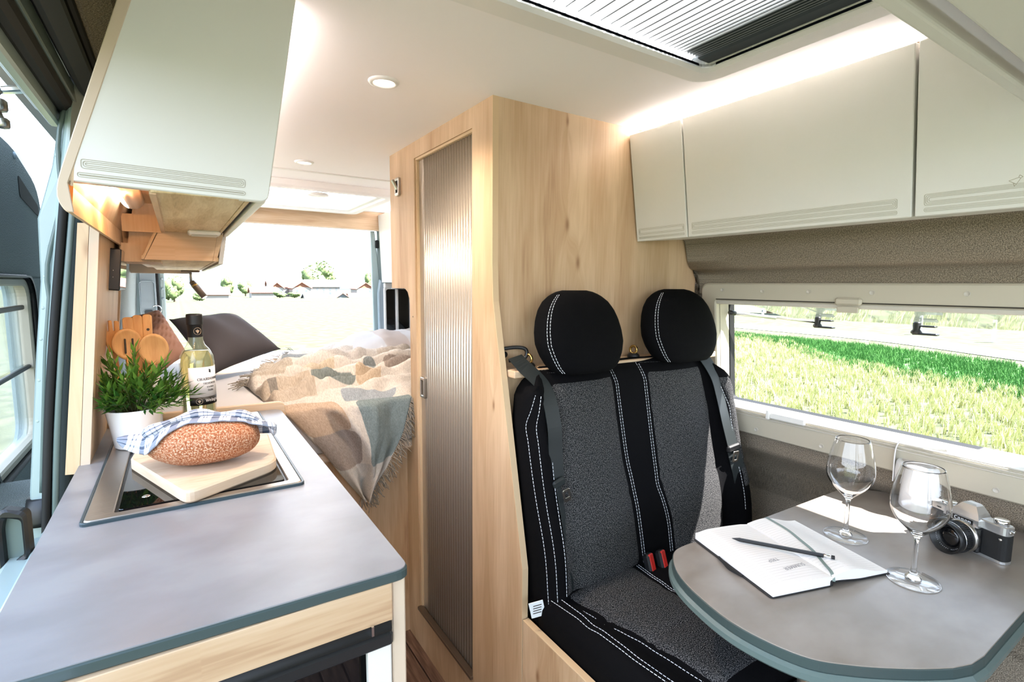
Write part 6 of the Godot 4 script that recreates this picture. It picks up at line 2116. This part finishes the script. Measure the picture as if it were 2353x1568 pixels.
	obj("door_skin", Mb.new().box(V(1.2, 0.85, -3.225), V(0.26, 1.5, 0.02)), M.body_teal, d)

# ---------------------------------------------------------------- lamps inside
func omni(at, c, e, size, called = "lamp_light"):
	var l := OmniLight3D.new()
	l.name = called
	l.position = at
	l.light_color = c
	l.light_energy = e
	l.light_size = size
	l.omni_range = 8.0
	l.omni_attenuation = 2.0
	l.shadow_enabled = true
	return l

func build_lamps():
	var labs = ["round recessed ceiling spotlight nearest the camera, left of the wardrobe", "round recessed ceiling spotlight farther back, above the bed end near the rear hatch"]
	var i = 0
	for q in [V(0.405, CEIL, -1.149), V(0.414, CEIL, -2.042)]:
		var t = thing("ceiling_spotlight", labs[i], "ceiling light", q, "recessed ceiling spotlights")
		# lathe axis down
		var xf = fr(q, V(1, 0, 0), V(0, -1, 0))
		obj("ring", Mb.new(true).lathe([Vector2(0.0335, 0.0), Vector2(0.0335, 0.002), Vector2(0.031, 0.005), Vector2(0.026, 0.006), Vector2(0.0225, 0.004), Vector2(0.0225, 0.001)], 40, xf, false, false), M.plastic_white, t)
		obj("light_disc", Mb.new(true).lathe([Vector2(0.023, 0.0025), Vector2(0.015, 0.0032), Vector2(0.0005, 0.0035)], 32, xf, false, false), M.glow_lamp, t)
		var s := SpotLight3D.new()
		s.name = "lamp_light"
		s.light_color = Color(1.0, 0.92, 0.84)
		s.light_energy = 0.08
		s.light_size = 0.02
		s.spot_angle = 75.0
		s.spot_range = 6.0
		s.spot_attenuation = 2.0
		s.shadow_enabled = true
		t.add_child(s)
		s.position = V(0, -0.012, 0)
		s.rotation_degrees = V(-90, 0, 0)
		i += 1
	# strip light in the niche of the kitchen cabinet
	var k = thing("niche_light", "white half-round strip light inside the niche of the kitchen overhead cabinet", "strip light", V(-0.082, 1.42, -1.15))
	var prof = []
	for j in 11:
		var a = lerpf(-PI, 0.0, j / 10.0)
		prof.append(Vector2(cos(a) * 0.0215, sin(a) * 0.022))
	obj("housing", Mb.new(true).prism(prof, fr(V(-0.071, 1.430, -1.40), V(1, 0, 0), V(0, 1, 0)), 0.44), M.plastic_white, k)
	var lp = []
	for j in 6:
		var a = lerpf(PI + 0.15, PI + 1.25, j / 5.0)
		lp.append(Vector2(cos(a) * 0.0222, sin(a) * 0.0227))
	lp.append(Vector2(-0.004, -0.012))
	lp.append(Vector2(-0.012, -0.002))
	obj("diffuser_light", Mb.new(true).prism(lp, fr(V(-0.071, 1.430, -1.395), V(1, 0, 0), V(0, 1, 0)), 0.42), M.glow_lamp, k, "glowing diffuser")
	for z in [-1.0, -1.16]:
		var o = omni(Vector3.ZERO, Color(1.0, 0.76, 0.54), 0.0035, 0.015)
		k.add_child(o, true)
		o.position = V(-0.088, 1.400, z) - V(-0.082, 1.42, -1.15)
	# light strips on top of the right-hand cabinets
	for q in [[1.116, -0.745, 0.64, "light_strip", "continuous warm light strip in the gap above the cream overhead cabinets"], [0.150, -1.9, 1.9, "light_strip", "light strip hidden on top of the kitchen and bed overhead cabinets at the left"], [1.092, -2.6, 1.05, "light_strip", "warm light strip above the white rear overhead cabinet"]]:
		var t = thing(q[3], q[4], "light strip", V(q[0], 1.67, q[1]), "light strips above the overhead cabinets")
		obj("light_tape", Mb.new().box(V(q[0], 1.6685, q[1]), V(0.010, 0.003, q[2])), M.glow_strip, t)
		var al := AreaLight3D.new()
		al.name = "lamp_light"
		al.area_size = Vector2(0.012, q[2])
		al.light_color = Color(1.0, 0.96, 0.95)
		al.light_energy = (0.045 if q[0] < 0.5 else 0.045) * q[2]
		al.area_range = 6.0
		al.shadow_enabled = true
		t.add_child(al)
		# shines along its -z: up and towards the aisle
		var dirv = V(0.55 if q[0] < 0.5 else -0.55, 0.83, 0).normalized()
		al.transform = Transform3D(Basis(dirv.cross(V(0, 0, 1)).normalized(), V(0, 0, 1), -dirv), V(0, 0.004, 0))
	# reading lamp under the bed cabinet
	var rl = thing("reading_lamp", "small black and copper swivel reading lamp hanging below the bed cabinet", "lamp", V(0.052, 1.30, -2.66))
	var o = V(0.052, 1.306, -2.66)
	obj("base", Mb.new().box(o + V(0, -0.005, 0.0), V(0.07, 0.010, 0.03), 0.003), M.track, rl)
	obj("hinge_arm", Mb.new(true).tube([o + V(0.0, -0.008, 0), o + V(0.0, -0.052, 0.0)], 0.0055, 10), M.steel, rl)
	var h0 = o + V(0.002, -0.050, 0.0)
	var hd = V(0.045, -0.068, 0.02)
	obj("head", Mb.new(true).tube([h0, h0 + hd * 0.25, h0 + hd], [0.011, 0.0135, 0.0135], 16), M.track, rl)
	obj("copper_ring", Mb.new(true).tube([h0 + hd * 0.22, h0 + hd * 0.30], 0.0142, 16), M.brass, rl)
	obj("light_lens", Mb.new(true).tube([h0 + hd * 0.99, h0 + hd * 1.02], 0.0105, 14), M.glow_lamp, rl)
	var sp := SpotLight3D.new()
	sp.name = "lamp_light"
	sp.light_color = Color(1.0, 0.84, 0.66)
	sp.light_energy = 0.08
	sp.light_size = 0.01
	sp.spot_angle = 40.0
	sp.spot_range = 5.0
	sp.spot_attenuation = 2.0
	sp.shadow_enabled = true
	rl.add_child(sp)
	var pos = h0 + hd * 1.05
	sp.look_at_from_position(pos, pos + hd, V(0, 0, 1))
	sp.position = pos - V(0.052, 1.30, -2.66)

# ---------------------------------------------------------------- the meadow, the road and the village
func gy(x, z):
	return -0.72 - 0.0145 * maxf(0.0, -z - 4.0)

func ground_strip(called, a, b, lift, m, segs = 40):
	# a band between two polylines of (x, z)
	var pa = []
	var pb = []
	for q in a:
		pa.append(V(q[0], 0, q[1]))
	for q in b:
		pb.append(V(q[0], 0, q[1]))
	pa = spline(pa, 8)
	pb = spline(pb, 8)
	var g = [[], []]
	for i in pa.size():
		g[0].append(V(pa[i].x, gy(pa[i].x, pa[i].z) + lift, pa[i].z))
		g[1].append(V(pb[i].x, gy(pb[i].x, pb[i].z) + lift, pb[i].z))
	return obj(called, Mb.new(true).grid(g), m)

func build_outside():
	var g = []
	for z in [60.0, 20.0, 4.0, -2.0, -4.0, -8.0, -20.0, -60.0, -150.0, -300.0, -1600.0]:
		var row = []
		for x in [-900.0, -150.0, -40.0, -10.0, 0.0, 10.0, 40.0, 150.0, 900.0]:
			row.append(V(x, gy(x, z) if z > -301.0 else -16.0, z))
		g.append(row)
	structure(obj("ground", Mb.new(true).grid(g), M.grass))
	tag(ground_strip("dark_grass_strip", [[21.5, -17.0], [19.5, -13.0], [17.9, -9.9], [14.3, -6.7], [13.5, -5.0], [12.8, -2.6], [12.3, 1.0], [12.0, 6.0]], [[22.5, -17.2], [20.6, -13.6], [20.0, -8.1], [18.4, -5.0], [17.3, -3.0], [16.6, -1.0], [16.2, 2.0], [16.0, 6.0]], 0.012, grass_strip_mat()), "darker green strip of grass beyond the side window", "grass").set_meta("kind", "stuff")  # band of ground drawn in a darker green than its surroundings
	tag(ground_strip("country_road", [[26.0, -24.0], [24.4, -16.3], [22.4, -9.0], [19.2, -4.0], [17.2, 0.0], [15.0, 6.0]], [[29.0, -26.0], [27.8, -18.6], [26.3, -10.6], [21.5, -4.4], [19.0, 0.0], [17.0, 6.0]], 0.02, M.road), "pale country road crossing the meadow beyond the side window", "road")
	tag(ground_strip("village_road", [[14.5, -240.0], [13.6, -170.0], [14.6, -140.0], [17.5, -120.0], [23.0, -112.0]], [[16.0, -240.0], [15.6, -170.0], [17.0, -142.0], [20.5, -126.0], [25.0, -120.0]], 0.05, M.road), "pale lane leading up to the village behind the van", "road")
	# tufts of tall grass outside the side window
	tufts("dry_meadow_grass", M.blade_dry, 9000, 1, "pale dry meadow grass outside the side window")
	tufts("green_meadow_grass", M.blade_green, 6500, 2, "darker green grass growing in the strip outside the side window")
	for q in [[25.4, -6.2], [27.3, -9.1], [30.8, -18.5]]:
		var y = gy(q[0], q[1])
		var t = thing("marker_post", ["white roadside marker post nearest the right edge of the side window", "middle white roadside marker post beyond the side window", "farthest white roadside marker post near the window stay"][[25.4, 27.3, 30.8].find(q[0])], "post", V(q[0], y, q[1]), "roadside marker posts")
		obj("shaft", Mb.new().box(V(q[0], y + 0.42, q[1]), V(0.14, 0.84, 0.10), 0.02), M.post_white, t)
		obj("reflector", Mb.new().box(V(q[0] - 0.06, y + 0.68, q[1]), V(0.04, 0.14, 0.07), 0.005), M.house_window, t)
	build_village()
	# far hills: a long ridge with depth
	var nz := FastNoiseLite.new()
	nz.seed = 3
	nz.frequency = 0.0016
	nz.fractal_octaves = 4
	var rings = []
	for i in 60:
		var x = lerpf(-1500.0, 1900.0, i / 59.0)
		var h = 20.0 + 9.0 * nz.get_noise_1d(x)
		rings.append([V(x, -20.0, -1350.0), V(x, -20.0, -2300.0), V(x, h, -1700.0), V(x, h * 0.6, -1480.0)])
	for r in rings:
		r.reverse()
	structure(obj("hills", Mb.new(true).loft(rings), M.hill))
	# row of trees beyond the lawn on the right
	var i = 0
	for q in [[40.5, -31.0, 9.5], [43.5, -25.5, 10.5], [45.5, -20.0, 9.0], [47.0, -14.5, 10.5], [48.0, -9.0, 9.5], [49.0, -3.5, 10.0]]:
		tree("field_tree", ["first tree of the row at the far left of the side window", "second tree from the left in the row beyond the lawn", "third tree from the left in the row beyond the lawn", "fourth tree from the left in the row beyond the lawn", "fifth tree from the left in the row beyond the lawn", "last tree of the row beyond the lawn at the right"][i], q[0], q[1], gy(q[0], q[1]), 5.6, q[2], 40 + i, M.tree_dark)
		i += 1

func grass_strip_mat():
	var m = mat("strip_grass", Color.WHITE, 0.95)
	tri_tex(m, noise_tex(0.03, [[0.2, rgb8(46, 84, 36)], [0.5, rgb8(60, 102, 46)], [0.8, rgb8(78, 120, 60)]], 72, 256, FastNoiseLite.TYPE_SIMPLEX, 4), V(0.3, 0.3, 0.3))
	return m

func tufts(called, m, count, seed_, label):
	var r := RandomNumberGenerator.new()
	r.seed = seed_
	var tm := Mb.new()
	for k in 11:
		var a = r.randf() * TAU
		var d = r.randf() * 0.07
		var p = V(cos(a) * d, 0, sin(a) * d)
		var h = r.randf_range(0.09, 0.20)
		var ln = V(r.randf_range(-0.07, 0.07), 0, r.randf_range(-0.07, 0.07))
		var b = r.randf() * TAU
		var w = V(cos(b), 0, sin(b)) * r.randf_range(0.004, 0.008)
		tm.quad(p - w, p + w, p + w * 0.7 + ln * 0.4 + V(0, h * 0.6, 0), p - w * 0.7 + ln * 0.4 + V(0, h * 0.6, 0))
		tm.tri(p - w * 0.7 + ln * 0.4 + V(0, h * 0.6, 0), p + w * 0.7 + ln * 0.4 + V(0, h * 0.6, 0), p + ln + V(0, h, 0))
	var mm := MultiMesh.new()
	mm.transform_format = MultiMesh.TRANSFORM_3D
	mm.mesh = tm.done()
	mm.instance_count = count
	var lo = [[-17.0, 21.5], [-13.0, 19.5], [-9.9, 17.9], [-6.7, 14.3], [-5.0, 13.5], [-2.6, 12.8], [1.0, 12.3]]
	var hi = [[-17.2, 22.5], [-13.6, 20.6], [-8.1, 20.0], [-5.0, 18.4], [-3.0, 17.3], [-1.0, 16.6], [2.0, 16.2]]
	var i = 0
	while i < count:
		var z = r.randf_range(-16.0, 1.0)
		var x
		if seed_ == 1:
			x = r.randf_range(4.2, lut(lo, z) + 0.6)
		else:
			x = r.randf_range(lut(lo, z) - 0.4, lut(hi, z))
		mm.set_instance_transform(i, Transform3D(Basis(Vector3.UP, r.randf() * TAU).scaled(Vector3.ONE * r.randf_range(0.7, 1.3)), V(x, gy(x, z), z)))
		i += 1
	var o := MultiMeshInstance3D.new()
	o.name = numbered(called)
	o.multimesh = mm
	o.material_override = m
	add_child(o)
	tag(o, label, "grass")
	o.set_meta("kind", "stuff")

func tree(called, label, x, z, base, w, h, seed_, lm = null):
	lm = lm if lm != null else M.tree
	var t = thing(called, label, "tree", V(x, base, z), "")
	var nz := FastNoiseLite.new()
	nz.seed = seed_
	nz.frequency = 1.1
	var r := RandomNumberGenerator.new()
	r.seed = seed_
	var m := Mb.new(true)
	var blobs = [[V(0, 0.60, 0), 0.40]]
	for k in 7:
		var a = k * 2.4
		blobs.append([V(cos(a) * 0.26, 0.40 + 0.5 * r.randf(), sin(a) * 0.26), r.randf_range(0.20, 0.28)])
	var leaves := Mb.new()
	for b in blobs:
		var rings = []
		for j in 9:
			var la = lerpf(-PI / 2 + 0.1, PI / 2 - 0.1, j / 8.0)
			var ring = []
			for i in 14:
				var lo = TAU * i / 14.0
				var d = V(cos(la) * cos(lo), sin(la), -cos(la) * sin(lo))
				var k = 1.0 + 0.35 * nz.get_noise_3d(d.x * 2.0 + b[0].x * 9.0, d.y * 2.0, d.z * 2.0)
				var p = b[0] + d * b[1] * k
				ring.append(V(x + p.x * w, base + maxf(p.y, 0.08) * h, z + p.z * w))
				if r.randf() < 0.5:
					var q = b[0] + d * b[1] * k * r.randf_range(1.0, 1.12)
					var c = V(x + q.x * w, base + maxf(q.y, 0.05) * h, z + q.z * w)
					var u = V(r.randf_range(-1, 1), r.randf_range(-1, 1), r.randf_range(-1, 1)).normalized() * w * 0.035
					var v = u.cross(V(r.randf_range(-1, 1), 0.3, r.randf_range(-1, 1))).normalized() * w * 0.03
					leaves.quad(c - u, c + v, c + u, c - v)
			rings.append(ring)
		m.loft(rings)
	var cr = obj("crown", m, lm, t)
	obj("outer_leaves", leaves, lm, cr).set_meta("kind", "stuff")
	obj("trunk", Mb.new(true).tube([V(x, base - 0.2, z), V(x, base + h * 0.3, z)], [w * 0.05, w * 0.035], 8), M.bark, t)
	return t

# a gabled house: x range, base, eave and ridge heights, front z, depth, ridge along x or z
func house(called, label, x0, x1, base, eave, ridge, z, depth, along_x, roof, wall, gable = null, solar = false):
	var t = thing(called, label, "building", V((x0 + x1) / 2.0, base, z - depth / 2.0), "")
	var w = x1 - x0
	obj("walls", Mb.new().box(V((x0 + x1) / 2.0, (base - 1.0 + eave) / 2.0, z - depth / 2.0), V(w, eave - base + 1.0, depth)), wall, t)
	var ov = 0.5
	if along_x:
		var tri = [Vector2(0.0, eave), Vector2(depth, eave), Vector2(depth / 2, ridge)]
		obj("gable_walls", Mb.new().prism(tri, fr(V(x0 + 0.05, 0, z), V(0, 0, -1), V(0, 1, 0)), w - 0.1), gable if gable != null else wall, t)
		for s in 2:
			var sl = Vector2(depth / 2 + ov, ridge - eave + 0.4)
			var m := Mb.new()
			var zz = z + ov if s == 0 else z - depth - ov
			var a = V(x0 - ov, eave - 0.3, zz)
			var b = V(x1 + ov, eave - 0.3, zz)
			var c = V(x1 + ov, ridge + 0.12, z - depth / 2)
			var d = V(x0 - ov, ridge + 0.12, z - depth / 2)
			if s == 1:
				m.grid([[b, a], [c, d]], 0.22)
			else:
				m.grid([[a, b], [d, c]], 0.22)
			var rf = obj("roof", m, roof, t)
			if solar and s == 0:
				for q in 10:
					var u = 0.04 + 0.093 * q
					var sm := Mb.new()
					var up = (d - a).cross(b - a).normalized() * -0.12
					var g0 = a.lerp(b, u).lerp(d.lerp(c, u), 0.2) + up
					var g1 = a.lerp(b, u + 0.08).lerp(d.lerp(c, u + 0.08), 0.2) + up
					var g2 = a.lerp(b, u).lerp(d.lerp(c, u), 0.9) + up
					var g3 = a.lerp(b, u + 0.08).lerp(d.lerp(c, u + 0.08), 0.9) + up
					sm.grid([[g0, g1], [g2, g3]], 0.08)
					obj("solar_panel", sm, M.solar, rf)
	else:
		var tri = [Vector2(x0, eave), Vector2(x1, eave), Vector2((x0 + x1) / 2, ridge)]
		obj("gable_walls", Mb.new().prism(tri, fr(V(0, 0, z - depth + 0.05), V(1, 0, 0), V(0, 1, 0)), depth - 0.1), gable if gable != null else wall, t)
		for s in 2:
			var m := Mb.new()
			var xx = x0 - ov if s == 0 else x1 + ov
			var a = V(xx, eave - 0.3, z + ov)
			var b = V(xx, eave - 0.3, z - depth - ov)
			var c = V((x0 + x1) / 2, ridge + 0.12, z - depth - ov)
			var d = V((x0 + x1) / 2, ridge + 0.12, z + ov)
			if s == 0:
				m.grid([[b, a], [c, d]], 0.22)
			else:
				m.grid([[a, b], [d, c]], 0.22)
			obj("roof", m, roof, t)
	# windows on the side that faces the van
	var n = int(maxf(2.0, w / 2.6))
	for k in n:
		var wx = x0 + w * (k + 0.5) / n
		if eave - base > 2.2:
			obj("window", Mb.new().box(V(wx, lerpf(base, eave, 0.62), z + 0.02), V(0.8, 0.95, 0.08)), M.house_window, t)
			if eave - base > 3.0:
				obj("window", Mb.new().box(V(wx, lerpf(base, eave, 0.25), z + 0.02), V(0.8, 0.95, 0.08)), M.house_window, t)
	if along_x and w > 5.0:
		obj("chimney", Mb.new().box(V(x0 + w * 0.62, ridge + 0.3, z - depth / 2), V(0.6, 1.0, 0.6)), M.plaster, t)
	return t

func build_village():
	house("white_house", "white house with a red roof at the left of the village, right of the bushes", 6.2, 12.4, -3.7, -1.7, 0.1, -170, 7, true, M.roof_red, M.plaster)
	house("white_house", "small white house with a red roof beside the lane at the left of the farm", 20.0, 26.5, -3.6, -1.4, 0.2, -185, 7, true, M.roof_red, M.plaster)
	house("farmhouse", "long white farmhouse with a pale red roof in the middle of the village", 30.0, 45.5, -3.6, 0.2, 2.5, -220, 10, true, M.roof_red, M.plaster)
	house("farm_wing", "left timber gabled wing of the long farmhouse", 29.4, 33.9, -3.4, -0.2, 1.7, -212, 6, false, M.roof_red, M.plaster, M.timber)
	house("farm_wing", "right timber gabled wing of the long farmhouse, larger than the left one", 37.0, 43.6, -3.4, -0.1, 1.9, -211, 8, false, M.roof_red, M.plaster, M.timber)
	house("barn", "barn with solar panels on its grey roof and a grey timber gable", 46.6, 60.0, -3.6, 0.3, 3.0, -232, 11, true, M.roof_grey, M.plaster, M.timber_grey, true)
	house("garage", "low pale outbuilding with a grey roof in front of the barn", 31.6, 37.4, -4.0, -2.6, -1.6, -160, 5, true, M.roof_grey, M.plaster)
	house("shed", "low shed with a dark open gable in front of the barn", 41.2, 45.8, -3.8, -3.0, -1.5, -165, 6, false, M.roof_red, M.plaster, M.house_window)
	house("chalet", "brown gabled chalet at the right end of the village", 62.6, 70.0, -3.7, -0.4, 1.9, -215, 9, false, M.roof_red, M.plaster, M.timber)
	house("low_hall", "long low hall with a pale red roof in front of the chalet", 53.0, 60.4, -4.4, -3.4, -2.1, -190, 6, true, M.roof_red, M.plaster)
	tree("bush", "large pale green bush at the left edge of the rear view", -0.6, -118, -2.6, 3.6, 5.0, 1)
	tree("bush", "small round bush between the large bush and the white house", 3.9, -130, -2.9, 2.6, 2.3, 2)
	tree("village_tree", "rounded tree behind the white house left of the lane", 18.6, -258, -4.4, 5.0, 7.4, 3)
	tree("village_tree", "low broad tree right of the lane, left of the farmhouse", 25.4, -258, -4.4, 5.6, 6.0, 4)
	tree("village_tree", "tallest tree of the village, standing behind the barn", 57.0, -258, -4.4, 15.0, 14.4, 5)
	tree("village_tree", "dark tree behind the chalet at the right end of the village", 88.5, -280, -4.7, 6.4, 11.2, 6)
	tree("shrub", "left shrub in front of the farmhouse garden", 27.3, -178, -3.4, 4.0, 2.0, 7)
	tree("shrub", "right shrub in front of the farmhouse garden beside the low outbuilding", 30.6, -172, -3.3, 3.6, 1.7, 8)
